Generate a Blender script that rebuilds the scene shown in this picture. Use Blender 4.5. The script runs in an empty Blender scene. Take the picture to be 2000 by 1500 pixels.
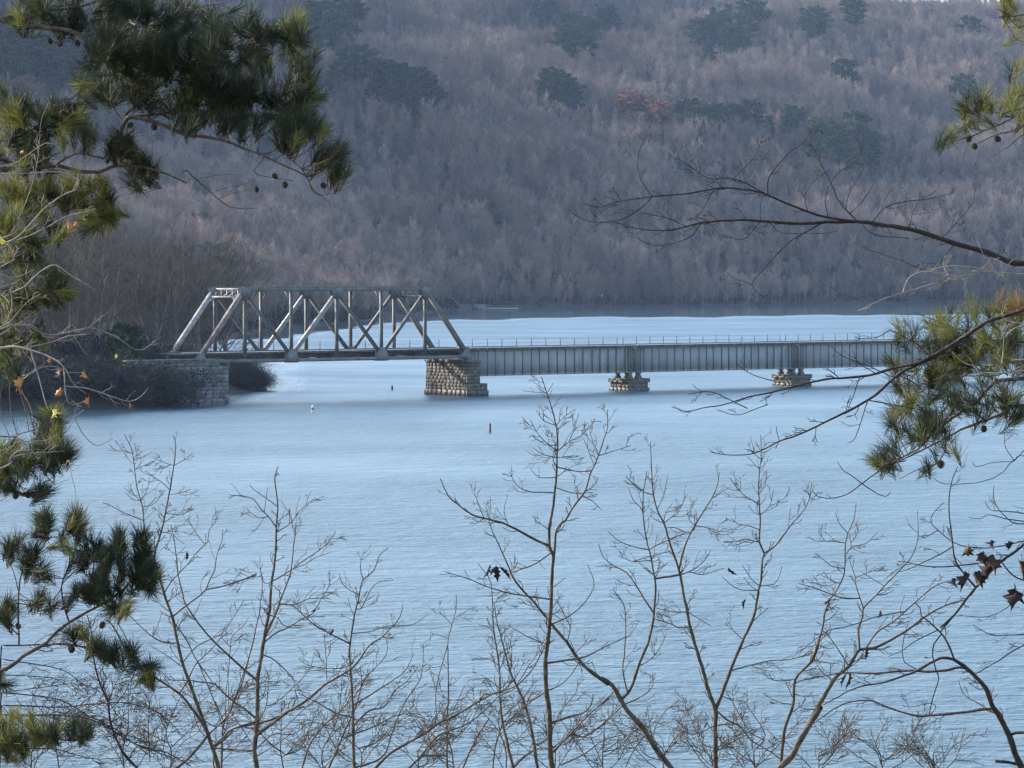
import bpy, bmesh, math, random
import numpy as np
from mathutils import Vector, Matrix

rng = np.random.default_rng(7)
random.seed(7)
SC = bpy.context.scene
COL = SC.collection
RAD = math.radians

# ------------------------------------------------------------------ camera, sky, sun, exposure
CAMH = 16.43                      # eye height above the lake
F = 6690.0                        # focal length in units of a 2000 wide frame
HOR = 525.0                       # row of the horizon in that frame
PITCH = math.atan((750.0 - HOR) / F)
cam = bpy.data.cameras.new('camera')
cam.sensor_width = 36.0
cam.lens = 36.0 * F / 2000.0
cam.clip_start = 0.5
cam.clip_end = 12000
camo = bpy.data.objects.new('camera', cam)
COL.objects.link(camo)
camo.location = (0, 0, CAMH)
camo.rotation_euler = (math.pi / 2 - PITCH, 0, 0)
SC.camera = camo

SUN_H = Vector((-0.89, 0.455, 0)).normalized()     # towards the sun, level
SUN_EL = RAD(24)
sun_dir = Vector((SUN_H.x * math.cos(SUN_EL), SUN_H.y * math.cos(SUN_EL), math.sin(SUN_EL)))
world = bpy.data.worlds.new("World")
SC.world = world
world.use_nodes = True
wn = world.node_tree
wn.nodes.clear()
sky = wn.nodes.new('ShaderNodeTexSky')
sky.sky_type = 'NISHITA'
sky.sun_disc = False
sky.sun_elevation = SUN_EL
sky.sun_rotation = math.atan2(SUN_H.x, SUN_H.y)
sky.air_density = 1.0
sky.dust_density = 1.9
sky.ozone_density = 1.4
bg = wn.nodes.new('ShaderNodeBackground')
bg.inputs['Strength'].default_value = 0.15
wo = wn.nodes.new('ShaderNodeOutputWorld')
wn.links.new(sky.outputs['Color'], bg.inputs['Color'])
wn.links.new(bg.outputs['Background'], wo.inputs['Surface'])

sl = bpy.data.lights.new('sun', 'SUN')
sl.energy = 2.3
sl.angle = RAD(0.5)
sl.color = (1.0, 0.93, 0.82)
so = bpy.data.objects.new('sun', sl)
COL.objects.link(so)
so.location = (-60, 20, 80)
so.rotation_euler = (-sun_dir).to_track_quat('-Z', 'Y').to_euler()

SC.view_settings.view_transform = 'Standard'
SC.view_settings.look = 'None'
SC.view_settings.exposure = 2.2
SC.view_settings.gamma = 1.0
SC.cycles.max_bounces = 5
SC.cycles.diffuse_bounces = 2
SC.cycles.glossy_bounces = 2
SC.cycles.transmission_bounces = 2
SC.cycles.volume_bounces = 0
SC.cycles.transparent_max_bounces = 4
SC.cycles.caustics_reflective = False
SC.cycles.caustics_refractive = False
SC.cycles.use_denoising = True
SC.cycles.use_adaptive_sampling = False
SC.cycles.filter_width = 1.4

CP, SP = math.cos(PITCH), math.sin(PITCH)


def pw(x, y, Y):
    """point at world depth Y seen at (x, y) of the 2000 x 1500 frame"""
    u = (x - 1000.0) / F
    v = (750.0 - y) / F
    dy = CP + v * SP
    dz = -SP + v * CP
    k = Y / dy
    return (u * k, Y, CAMH + dz * k)


# ------------------------------------------------------------------ scene bookkeeping
def tag(o, label=None, cat=None, group=None, kind=None):
    if label: o['label'] = label
    if cat: o['category'] = cat
    if group: o['group'] = group
    if kind: o['kind'] = kind
    return o


def empty(name, loc, rz=0.0):
    o = bpy.data.objects.new(name, None)
    COL.objects.link(o)
    o.location = loc
    o.rotation_euler = (0, 0, rz)
    o.empty_display_size = 0.3
    return o


def link(name, mesh, parent=None, loc=None):
    o = bpy.data.objects.new(name, mesh)
    COL.objects.link(o)
    if parent is not None: o.parent = parent
    if loc is not None: o.location = loc
    return o


def copy_tree(o, parent=None):
    c = o.copy()
    COL.objects.link(c)
    if parent is not None: c.parent = parent
    for ch in list(o.children):
        copy_tree(ch, c)
    return c


class MB:
    """collects vertices and faces for one mesh"""
    def __init__(s):
        s.v = []; s.n = 0; s.q = []; s.t = []

    def add(s, verts, quads=None, tris=None):
        verts = np.asarray(verts, dtype=np.float64).reshape(-1, 3)
        if quads is not None and len(quads): s.q.append(np.asarray(quads, dtype=np.int64) + s.n)
        if tris is not None and len(tris): s.t.append(np.asarray(tris, dtype=np.int64) + s.n)
        s.v.append(verts); s.n += len(verts)

    def box(s, x0, x1, y0, y1, z0, z1):
        v = [(x0, y0, z0), (x1, y0, z0), (x1, y1, z0), (x0, y1, z0), (x0, y0, z1), (x1, y0, z1), (x1, y1, z1), (x0, y1, z1)]
        s.add(v, [(0, 3, 2, 1), (4, 5, 6, 7), (0, 1, 5, 4), (1, 2, 6, 5), (2, 3, 7, 6), (3, 0, 4, 7)])

    def bar(s, a, b, w, d, up=(0, 1, 0)):
        """square bar from a to b: w along 'up', d across"""
        a = np.array(a, float); b = np.array(b, float)
        t = b - a; L = np.linalg.norm(t); t /= L
        up = np.array(up, float); up = up - t * up.dot(t); up /= np.linalg.norm(up)
        sd = np.cross(t, up)
        vs = []
        for p in (a, b):
            for i, j in ((-1, -1), (1, -1), (1, 1), (-1, 1)):
                vs.append(p + up * (w / 2 * i) + sd * (d / 2 * j))
        s.add(vs, [(0, 3, 2, 1), (4, 5, 6, 7), (0, 1, 5, 4), (1, 2, 6, 5), (2, 3, 7, 6), (3, 0, 4, 7)])

    def ibar(s, a, b, w, d, th=0.05, up=(0, 1, 0)):
        """rolled I section: flanges w wide along 'up', d deep"""
        a = np.array(a, float); b = np.array(b, float)
        t = (b - a) / np.linalg.norm(b - a)
        up = np.array(up, float); up = up - t * up.dot(t); up /= np.linalg.norm(up)
        sd = np.cross(t, up)
        o = sd * (d / 2 - th / 2)
        s.bar(a + o, b + o, w, th, up)
        s.bar(a - o, b - o, w, th, up)
        s.bar(a, b, th, d - 2 * th, up)

    def tube(s, pts, rad, sides=5, cap=True):
        pts = np.asarray(pts, float); n = len(pts)
        rad = np.broadcast_to(np.asarray(rad, float), (n,))
        tg = np.gradient(pts, axis=0)
        tg /= (np.linalg.norm(tg, axis=1, keepdims=True) + 1e-12)
        ref = np.array((0.31, 0.9, 0.17)); ref /= np.linalg.norm(ref)
        u = np.cross(tg, ref); u /= (np.linalg.norm(u, axis=1, keepdims=True) + 1e-9)
        w = np.cross(tg, u)
        an = np.arange(sides) * (2 * math.pi / sides)
        ring = (np.cos(an)[None, :, None] * u[:, None, :] + np.sin(an)[None, :, None] * w[:, None, :]) * rad[:, None, None] + pts[:, None, :]
        i = np.arange(n - 1)[:, None] * sides
        j = np.arange(sides)[None, :]; j2 = (j + 1) % sides
        q = np.stack([i + j, i + j2, i + sides + j2, i + sides + j], -1).reshape(-1, 4)
        vs = ring.reshape(-1, 3)
        tr = []
        if cap:
            vs = np.vstack([vs, pts[-1:] + tg[-1:] * rad[-1] * 0.8])
            b = (n - 1) * sides
            tr = [(b + k, b + (k + 1) % sides, n * sides) for k in range(sides)]
        s.add(vs, q, tr)

    def mesh(s, name, mat, smooth=False):
        me = bpy.data.meshes.new(name)
        v = np.vstack(s.v) if s.v else np.zeros((0, 3))
        q = np.vstack(s.q) if s.q else np.zeros((0, 4), int)
        t = np.vstack(s.t) if s.t else np.zeros((0, 3), int)
        me.vertices.add(len(v)); me.vertices.foreach_set('co', v.astype(np.float32).ravel())
        me.loops.add(len(q) * 4 + len(t) * 3)
        me.loops.foreach_set('vertex_index', np.concatenate([q.ravel(), t.ravel()]).astype(np.int32))
        me.polygons.add(len(q) + len(t))
        ls = np.concatenate([np.arange(len(q)) * 4, len(q) * 4 + np.arange(len(t)) * 3]).astype(np.int32)
        me.polygons.foreach_set('loop_start', ls)
        if smooth: me.polygons.foreach_set('use_smooth', np.ones(len(q) + len(t), dtype=bool))
        me.update(calc_edges=True)
        me.validate()
        if mat is not None: me.materials.append(mat)
        return me

    def build(s, name, mat, parent=None, loc=None, smooth=False):
        return link(name, s.mesh(name, mat, smooth), parent, loc)


# ------------------------------------------------------------------ materials
def new_mat(name):
    m = bpy.data.materials.new(name)
    m.use_nodes = True
    nt = m.node_tree
    nt.nodes.clear()
    out = nt.nodes.new('ShaderNodeOutputMaterial')
    return m, nt, out


def N(nt, typ, **kw):
    n = nt.nodes.new(typ)
    for k, v in kw.items():
        if k.startswith('i_'): n.inputs[k[2:].replace('_', ' ')].default_value = v
        else: setattr(n, k, v)
    return n


def ramp(nt, src, stops):
    r = nt.nodes.new('ShaderNodeValToRGB')
    e = r.color_ramp.elements
    while len(e) < len(stops): e.new(0.5)
    for k, (p, c) in enumerate(stops):
        e[k].position = p
        e[k].color = (*c, 1) if len(c) == 3 else c
    nt.links.new(src, r.inputs['Fac'])
    return r.outputs['Color']


def mixc(nt, fac, a, b, blend='MIX'):
    m = nt.nodes.new('ShaderNodeMix'); m.data_type = 'RGBA'; m.blend_type = blend
    for sock, v in ((m.inputs['Factor'], fac), (m.inputs['A'], a), (m.inputs['B'], b)):
        pass
    fs, as_, bs = m.inputs[0], m.inputs[6], m.inputs[7]
    for sock, v in ((fs, fac), (as_, a), (bs, b)):
        if hasattr(v, 'is_output'): nt.links.new(v, sock)
        elif isinstance(v, (int, float)): sock.default_value = v
        else: sock.default_value = (*v, 1)
    return m.outputs[2]


def noise_mat(name, stops, scale=3.0, detail=6.0, rough=0.9, stretch=(1, 1, 1), bump=0.0, bump_scale=20.0, island=0.0, second=None, obj_rand=0.0, spec=0.3):
    m, nt, out = new_mat(name)
    tc = N(nt, 'ShaderNodeTexCoord')
    mp = N(nt, 'ShaderNodeMapping'); mp.inputs['Scale'].default_value = stretch
    nt.links.new(tc.outputs['Object'], mp.inputs['Vector'])
    nz = N(nt, 'ShaderNodeTexNoise', i_Scale=scale, i_Detail=detail, i_Roughness=0.65)
    nt.links.new(mp.outputs['Vector'], nz.inputs['Vector'])
    col = ramp(nt, nz.outputs['Fac'], stops)
    if second:
        n2 = N(nt, 'ShaderNodeTexNoise', i_Scale=second[0], i_Detail=8.0, i_Roughness=0.7)
        nt.links.new(tc.outputs['Object'], n2.inputs['Vector'])
        f = ramp(nt, n2.outputs['Fac'], [(second[1], (0, 0, 0)), (second[2], (1, 1, 1))])
        col = mixc(nt, f, col, second[3])
    if island or obj_rand:
        if island:
            g = N(nt, 'ShaderNodeNewGeometry'); rv = g.outputs['Random Per Island']; amt = island
        else:
            g = N(nt, 'ShaderNodeObjectInfo'); rv = g.outputs['Random']; amt = obj_rand
        mr = N(nt, 'ShaderNodeMapRange'); mr.inputs['To Min'].default_value = 1 - amt; mr.inputs['To Max'].default_value = 1 + amt
        nt.links.new(rv, mr.inputs['Value'])
        hs = N(nt, 'ShaderNodeHueSaturation')
        nt.links.new(mr.outputs['Result'], hs.inputs['Value'])
        nt.links.new(col, hs.inputs['Color']); col = hs.outputs['Color']
    b = N(nt, 'ShaderNodeBsdfPrincipled', i_Roughness=rough)
    b.inputs['Specular IOR Level'].default_value = spec
    nt.links.new(col, b.inputs['Base Color'])
    if bump:
        bn = N(nt, 'ShaderNodeTexNoise', i_Scale=bump_scale, i_Detail=6.0)
        nt.links.new(mp.outputs['Vector'], bn.inputs['Vector'])
        bp = N(nt, 'ShaderNodeBump', i_Strength=bump, i_Distance=0.05)
        nt.links.new(bn.outputs['Fac'], bp.inputs['Height'])
        nt.links.new(bp.outputs['Normal'], b.inputs['Normal'])
    nt.links.new(b.outputs['BSDF'], out.inputs['Surface'])
    return m


def tone_mat(name, stops, scale):
    """bark of far trees: each stand has its own tone"""
    m = noise_mat(name, stops, scale, 3, 1.0, obj_rand=0.30, spec=0.1)
    nt = m.node_tree
    b = [n for n in nt.nodes if n.type == 'BSDF_PRINCIPLED'][0]
    src = b.inputs['Base Color'].links[0].from_socket
    at = N(nt, 'ShaderNodeAttribute', attribute_name='tone'); at.attribute_type = 'INSTANCER'
    col = mixc(nt, 1.0, src, at.outputs['Color'], 'MULTIPLY')
    nt.links.new(col, b.inputs['Base Color'])
    return m


def leaf_mat(name, c0, c1, trans=0.35, trans_col=None, objrand=0.0, spec=0.04):
    """thin foliage: colour varies from leaf to leaf, some light passes through"""
    m, nt, out = new_mat(name)
    g = N(nt, 'ShaderNodeNewGeometry')
    col = ramp(nt, g.outputs['Random Per Island'], [(0.0, c0), (1.0, c1)])
    if objrand:
        oi = N(nt, 'ShaderNodeObjectInfo')
        mr = N(nt, 'ShaderNodeMapRange'); mr.inputs['To Min'].default_value = 1 - objrand; mr.inputs['To Max'].default_value = 1 + objrand
        nt.links.new(oi.outputs['Random'], mr.inputs['Value'])
        hs = N(nt, 'ShaderNodeHueSaturation'); nt.links.new(mr.outputs['Result'], hs.inputs['Value'])
        nt.links.new(col, hs.inputs['Color']); col = hs.outputs['Color']
    d = N(nt, 'ShaderNodeBsdfPrincipled', i_Roughness=0.6)
    d.inputs['Specular IOR Level'].default_value = spec
    t = N(nt, 'ShaderNodeBsdfTranslucent')
    nt.links.new(col, d.inputs['Base Color'])
    if trans_col: t.inputs['Color'].default_value = (*trans_col, 1)
    else: nt.links.new(col, t.inputs['Color'])
    mx = N(nt, 'ShaderNodeMixShader'); mx.inputs['Fac'].default_value = trans
    nt.links.new(d.outputs['BSDF'], mx.inputs[1]); nt.links.new(t.outputs['BSDF'], mx.inputs[2])
    nt.links.new(mx.outputs['Shader'], out.inputs['Surface'])
    return m


M = {}
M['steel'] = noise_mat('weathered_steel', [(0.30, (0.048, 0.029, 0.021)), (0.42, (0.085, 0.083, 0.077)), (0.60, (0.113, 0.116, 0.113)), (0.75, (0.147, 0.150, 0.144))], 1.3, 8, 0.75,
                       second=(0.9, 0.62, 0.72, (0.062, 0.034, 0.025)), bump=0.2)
M['steel_sunlit'] = noise_mat('sunlit_peeling_paint', [(0.32, (0.164, 0.108, 0.087)), (0.46, (0.242, 0.225, 0.207)), (0.6, (0.289, 0.293, 0.286))], 2.2, 8, 0.7, bump=0.2)  # sunlight on portal, post and diagonal put into a paler steel colour
M['steel_sunlit_rust'] = noise_mat('sunlit_rusted_paint', [(0.35, (0.088, 0.051, 0.042)), (0.5, (0.135, 0.104, 0.095)), (0.64, (0.176, 0.180, 0.177))], 2.0, 8, 0.8, bump=0.2)  # rust, plus pinkish sunlight on the end post put into the colour
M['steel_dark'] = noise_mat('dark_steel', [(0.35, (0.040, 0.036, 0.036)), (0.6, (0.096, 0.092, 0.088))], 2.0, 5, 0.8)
M['girder'] = noise_mat('girder_paint', [(0.30, (0.105, 0.099, 0.096)), (0.45, (0.175, 0.181, 0.186)), (0.62, (0.210, 0.222, 0.228)), (0.8, (0.245, 0.257, 0.263))], 0.8, 9, 0.7, stretch=(1, 1, 0.35),
                        second=(1.7, 0.66, 0.74, (0.094, 0.064, 0.053)))
M['stiffener'] = noise_mat('stiffener_dirt_shade', [(0.3, (0.07, 0.065, 0.062)), (0.7, (0.17, 0.17, 0.17))], 1.5, 6, 0.8)  # darker than the web: rust and dirt, with crease shade in the colour
M['tie'] = noise_mat('weathered_ties', [(0.35, (0.05, 0.045, 0.04)), (0.65, (0.14, 0.125, 0.11))], 4.0, 5, 0.95, island=0.25)
M['plank'] = noise_mat('pale_plank', [(0.3, (0.34, 0.32, 0.29)), (0.7, (0.52, 0.50, 0.46))], 3.0, 5, 0.9)
M['stone'] = noise_mat('pier_stone', [(0.28, (0.025, 0.021, 0.017)), (0.44, (0.071, 0.059, 0.049)), (0.6, (0.099, 0.090, 0.078)), (0.8, (0.119, 0.115, 0.105))], 1.1, 9, 0.95, bump=0.5, bump_scale=5, island=0.28,
                       second=(0.55, 0.56, 0.70, (0.048, 0.026, 0.015)))
M['stone_grey'] = noise_mat('abutment_stone', [(0.30, (0.050, 0.050, 0.050)), (0.55, (0.115, 0.115, 0.115)), (0.8, (0.182, 0.182, 0.182))], 1.4, 9, 0.95, bump=0.5, bump_scale=5, island=0.3,
                            second=(0.7, 0.60, 0.75, (0.034, 0.036, 0.031)))
M['stone_wet'] = noise_mat('wet_stone', [(0.3, (0.03, 0.025, 0.02)), (0.7, (0.09, 0.075, 0.06))], 1.5, 6, 0.6, island=0.2)
M['mortar'] = noise_mat('mortar', [(0.3, (0.183, 0.173, 0.158)), (0.7, (0.262, 0.246, 0.226))], 3.0, 5, 0.95)
M['mortar_dark'] = noise_mat('dark_joint', [(0.3, (0.05, 0.05, 0.05)), (0.7, (0.10, 0.10, 0.095))], 3.0, 5, 0.95)
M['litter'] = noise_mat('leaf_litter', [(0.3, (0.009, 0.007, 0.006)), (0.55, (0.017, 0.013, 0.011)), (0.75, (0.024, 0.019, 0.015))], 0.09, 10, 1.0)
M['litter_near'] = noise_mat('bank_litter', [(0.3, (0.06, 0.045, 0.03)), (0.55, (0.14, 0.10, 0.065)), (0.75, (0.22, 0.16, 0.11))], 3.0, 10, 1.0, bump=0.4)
M['rock'] = noise_mat('pale_rock', [(0.3, (0.25, 0.25, 0.22)), (0.7, (0.5, 0.49, 0.43))], 0.5, 8, 0.95, bump=0.5)
M['far_twig'] = tone_mat('far_twig', [(0.3, (0.108, 0.087, 0.070)), (0.7, (0.209, 0.169, 0.136))], 0.4)
M['far_trunk'] = tone_mat('far_trunk', [(0.3, (0.071, 0.062, 0.053)), (0.7, (0.132, 0.119, 0.102))], 0.6)
M['bank_trunk'] = noise_mat('bank_trunk', [(0.3, (0.068, 0.063, 0.061)), (0.7, (0.152, 0.144, 0.137))], 0.6, 4, 1.0, obj_rand=0.3, spec=0.1)
M['mid_twig'] = noise_mat('bank_twig', [(0.3, (0.046, 0.037, 0.030)), (0.7, (0.095, 0.079, 0.063))], 0.5, 3, 1.0, obj_rand=0.3, spec=0.1)
M['thicket_twig'] = noise_mat('thicket_twig', [(0.3, (0.027, 0.025, 0.025)), (0.7, (0.066, 0.063, 0.063))], 0.5, 3, 1.0, obj_rand=0.3, spec=0.05)
M['conifer'] = leaf_mat('conifer_needles', (0.011, 0.022, 0.009), (0.022, 0.040, 0.016), 0.2, objrand=0.25)
M['pale_conifer'] = leaf_mat('pale_conifer_needles', (0.048, 0.060, 0.024), (0.078, 0.087, 0.039), 0.25, objrand=0.2)
M['russet'] = leaf_mat('russet_oak_leaves', (0.132, 0.060, 0.042), (0.228, 0.108, 0.066), 0.3)
M['bush'] = leaf_mat('thicket_leaves', (0.008, 0.010, 0.006), (0.020, 0.020, 0.013), 0.2, objrand=0.3)
M['pine_bark'] = noise_mat('pine_bark', [(0.3, (0.035, 0.025, 0.02)), (0.55, (0.085, 0.06, 0.045)), (0.75, (0.16, 0.12, 0.10))], 30.0, 6, 0.95, bump=0.6, bump_scale=60)
M['bark'] = noise_mat('sapling_bark', [(0.32, (0.027, 0.020, 0.013)), (0.52, (0.058, 0.045, 0.032)), (0.7, (0.104, 0.087, 0.064))], 22.0, 6, 0.9, bump=0.4, bump_scale=70,
                      second=(9.0, 0.60, 0.68, (0.162, 0.145, 0.110)))
M['bark_dark'] = noise_mat('dark_bark', [(0.32, (0.010, 0.007, 0.007)), (0.55, (0.025, 0.018, 0.017)), (0.75, (0.050, 0.040, 0.035))], 22.0, 6, 0.9, bump=0.4, bump_scale=70)
M['bark_sunlit'] = noise_mat('sunlit_twig_bark', [(0.32, (0.076, 0.064, 0.054)), (0.55, (0.173, 0.153, 0.128)), (0.75, (0.268, 0.249, 0.217))], 20.0, 6, 0.9)  # sunlight on the twigs put into the bark colour
M['needle'] = leaf_mat('pine_needles', (0.006, 0.013, 0.007), (0.024, 0.033, 0.012), 0.34, spec=0.25)
M['needle_y'] = leaf_mat('yellow_green_lit_needles', (0.041, 0.057, 0.011), (0.140, 0.137, 0.029), 0.4, spec=0.25)  # yellower needles, also used to colour the left pine sprays as sunlit
M['needle_dead'] = leaf_mat('dead_brown_needles', (0.10, 0.065, 0.028), (0.20, 0.13, 0.055), 0.3, spec=0.15)
M['cone'] = noise_mat('pine_cone', [(0.3, (0.018, 0.013, 0.011)), (0.7, (0.060, 0.042, 0.030))], 60, 4, 0.9)
M['leaf_orange'] = noise_mat('orange_leaf', [(0.3, (0.252, 0.096, 0.030)), (0.6, (0.372, 0.174, 0.060)), (0.8, (0.396, 0.236, 0.132))], 25, 4, 0.7)
M['leaf_yellow'] = noise_mat('yellow_leaf', [(0.3, (0.42, 0.32, 0.05)), (0.7, (0.66, 0.52, 0.12))], 25, 4, 0.7)
M['leaf_dark'] = noise_mat('dark_brown_leaf', [(0.3, (0.007, 0.004, 0.003)), (0.7, (0.026, 0.012, 0.010))], 25, 4, 0.8)
M['white_paint'] = noise_mat('white_paint', [(0.3, (0.360, 0.360, 0.360)), (0.7, (0.480, 0.480, 0.474))], 4, 3, 0.6)
M['red_paint'] = noise_mat('faded_red_paint', [(0.3, (0.073, 0.029, 0.029)), (0.7, (0.119, 0.058, 0.053))], 4, 3, 0.6)
M['black_paint'] = noise_mat('black_paint', [(0.3, (0.02, 0.02, 0.025)), (0.7, (0.05, 0.05, 0.055))], 4, 3, 0.6)

# ------------------------------------------------------------------ lake
def water_mat():
    m, nt, out = new_mat('lake_water')
    g = N(nt, 'ShaderNodeNewGeometry')
    def wave(sx, sy, scale, det, rough=0.6):
        mp = N(nt, 'ShaderNodeMapping'); mp.inputs['Scale'].default_value = (sx, sy, 1)
        nt.links.new(g.outputs['Position'], mp.inputs['Vector'])
        n = N(nt, 'ShaderNodeTexNoise', i_Scale=scale, i_Detail=det, i_Roughness=rough)
        nt.links.new(mp.outputs['Vector'], n.inputs['Vector'])
        return n.outputs['Fac']
    a = wave(0.78, 1.0, 0.95, 5.0, 0.62)
    b = wave(0.75, 1.0, 2.7, 4.0)
    c = wave(0.62, 1.0, 0.40, 4.0)
    ad = N(nt, 'ShaderNodeMath', operation='MULTIPLY_ADD'); ad.inputs[1].default_value = 0.42
    nt.links.new(b, ad.inputs[0]); nt.links.new(a, ad.inputs[2])
    a2 = N(nt, 'ShaderNodeMath', operation='MULTIPLY_ADD'); a2.inputs[1].default_value = 1.7
    nt.links.new(c, a2.inputs[0]); nt.links.new(ad.outputs[0], a2.inputs[2]); ad = a2
    # wind: patches of stronger ripple, calmer water in the lee of the wooded shores
    at = N(nt, 'ShaderNodeAttribute', attribute_name='lee')
    gust = wave(0.020, 0.030, 1.0, 4.0, 0.6)
    mr = N(nt, 'ShaderNodeMapRange'); mr.inputs['From Min'].default_value = 0.3; mr.inputs['From Max'].default_value = 0.7
    mr.inputs['To Min'].default_value = WAVE_LO; mr.inputs['To Max'].default_value = WAVE_HI
    nt.links.new(gust, mr.inputs['Value'])
    rp = N(nt, 'ShaderNodeAttribute', attribute_name='ripple')
    ml = N(nt, 'ShaderNodeMath', operation='MULTIPLY')
    nt.links.new(mr.outputs['Result'], ml.inputs[0]); nt.links.new(rp.outputs['Fac'], ml.inputs[1])
    bp = N(nt, 'ShaderNodeBump', i_Strength=1.0)
    nt.links.new(ml.outputs[0], bp.inputs['Distance'])
    nt.links.new(ad.outputs[0], bp.inputs['Height'])
    p = N(nt, 'ShaderNodeBsdfPrincipled')
    p.inputs['Base Color'].default_value = (0.03, 0.065, 0.085, 1)
    rr = N(nt, 'ShaderNodeMath', operation='MULTIPLY_ADD'); rr.inputs[1].default_value = WROUGH; rr.inputs[2].default_value = 0.04
    gr = N(nt, 'ShaderNodeMapRange'); gr.inputs['From Min'].default_value = 0.32; gr.inputs['From Max'].default_value = 0.68; gr.inputs['To Min'].default_value = 0.82; gr.inputs['To Max'].default_value = 1.14
    nt.links.new(gust, gr.inputs['Value'])
    gm = N(nt, 'ShaderNodeMath', operation='MULTIPLY'); nt.links.new(at.outputs['Fac'], gm.inputs[0]); nt.links.new(gr.outputs['Result'], gm.inputs[1])
    nt.links.new(gm.outputs[0], rr.inputs[0])
    nt.links.new(rr.outputs[0], p.inputs['Roughness'])
    p.inputs['IOR'].default_value = 1.333
    nt.links.new(bp.outputs['Normal'], p.inputs['Normal'])
    nt.links.new(p.outputs['BSDF'], out.inputs['Surface'])
    return m


WAVE_LO, WAVE_HI, WROUGH = 0.24, 0.58, 0.30
# ------------------------------------------------------------------ shoreline and terrain
def shore(x, y):
    D = CAMH * F / (y - HOR)
    return ((x - 1000.0) / F * D, D)


SHORE = [(-1500, 300), (-600, 345), (-150, 385), shore(0, 800), shore(200, 797), shore(345, 793), (-40.0, 421.0), (-39.0, 436.0),
         shore(447, 766), shore(500, 763), shore(522, 761.5), (-37, 490), (-50, 560), (-66, 660), (-74, 760), shore(490, 654), shore(530, 645), shore(700, 629),
         shore(790, 617), shore(880, 606), shore(1000, 603), shore(1200, 600.5), shore(1400, 598), shore(1780, 593), shore(2300, 589), (900, 1850), (2200, 1900)]
SH = np.array(SHORE)
POLY = np.vstack([SH, [(2200, 5000), (-1500, 5000)]])


def sdist(P):
    """distance inland from the water's edge, negative on the lake"""
    P = np.asarray(P, float)
    A = SH[:-1]; B = SH[1:]; AB = B - A
    d = np.full(len(P), 1e9)
    for a, ab in zip(A, AB):
        t = np.clip(((P - a) @ ab) / (ab @ ab), 0, 1)
        d = np.minimum(d, np.linalg.norm(P - a - t[:, None] * ab, axis=1))
    ins = np.zeros(len(P), bool)
    n = len(POLY)
    for i in range(n):
        x1, y1 = POLY[i]; x2, y2 = POLY[(i + 1) % n]
        c = ((y1 > P[:, 1]) != (y2 > P[:, 1]))
        if y1 != y2:
            xi = (x2 - x1) * (P[:, 1] - y1) / (y2 - y1) + x1
            ins ^= c & (P[:, 0] < xi)
    return np.where(ins, d, -d)


_ph = rng.uniform(0, 6.28, (10, 2)); _fr = rng.uniform(-1, 1, (10, 2))


def lumps(P):
    h = np.zeros(len(P))
    for k in range(10):
        wl = [520, 430, 340, 260, 210, 160, 120, 90, 60, 45][k]
        am = [9, 9, 8, 6, 5, 4, 2.5, 1.6, 0.9, 0.6][k]
        d = _fr[k] / np.linalg.norm(_fr[k])
        h += am * np.sin((P @ d) * 2 * math.pi / wl + _ph[k, 0]) * np.sin((P @ np.array((-d[1], d[0]))) * 2 * math.pi / (wl * 1.3) + _ph[k, 1])
    return h


def ground(P):
    P = np.asarray(P, float)
    s = sdist(P)
    sp = np.maximum(s, 0)
    h = 0.45 * (1 - np.exp(-sp / 1.5)) + 4.0 * (1 - np.exp(-sp / 16.0))
    far = np.clip((P[:, 1] - 560) / 400.0, 0, 1)
    sl = 0.12 + 0.19 * far
    rise = np.maximum(sp - 15, 0)
    lim = 560.0
    rr = lim * (1 - np.exp(-rise / lim))         # rounds off towards the ridge
    h += sl * (0.55 * rise + 0.45 * rr * 1.15)
    h += lumps(P) * np.clip(sp / 150.0, 0, 1)
    # wooded spur in front of the main slope
    bx = P[:, 0] / np.maximum(P[:, 1], 1)
    h += 15 * np.exp(-((sp - 250) / 65.0) ** 2) * np.clip((bx + 0.06) / 0.06, 0, 1) * np.clip((0.115 - bx) / 0.02, 0, 1)
    ridge = 219 + 4 * np.sin(P[:, 0] / 60.0)
    h = np.where(h > ridge - 30, ridge - 30 * np.exp(-(h - ridge + 30) / 30.0), h)
    # unseen shoulder added beyond the left edge to shadow the lower slope
    h = h + np.clip(sp / 200, 0, 1) * 215 * np.exp(-((P[:, 0] + 450) / 175) ** 2 - ((P[:, 1] - 1830) / 300) ** 2)
    return np.where(s > 0, h, np.maximum(-6, 0.25 * s - 0.05))


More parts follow.
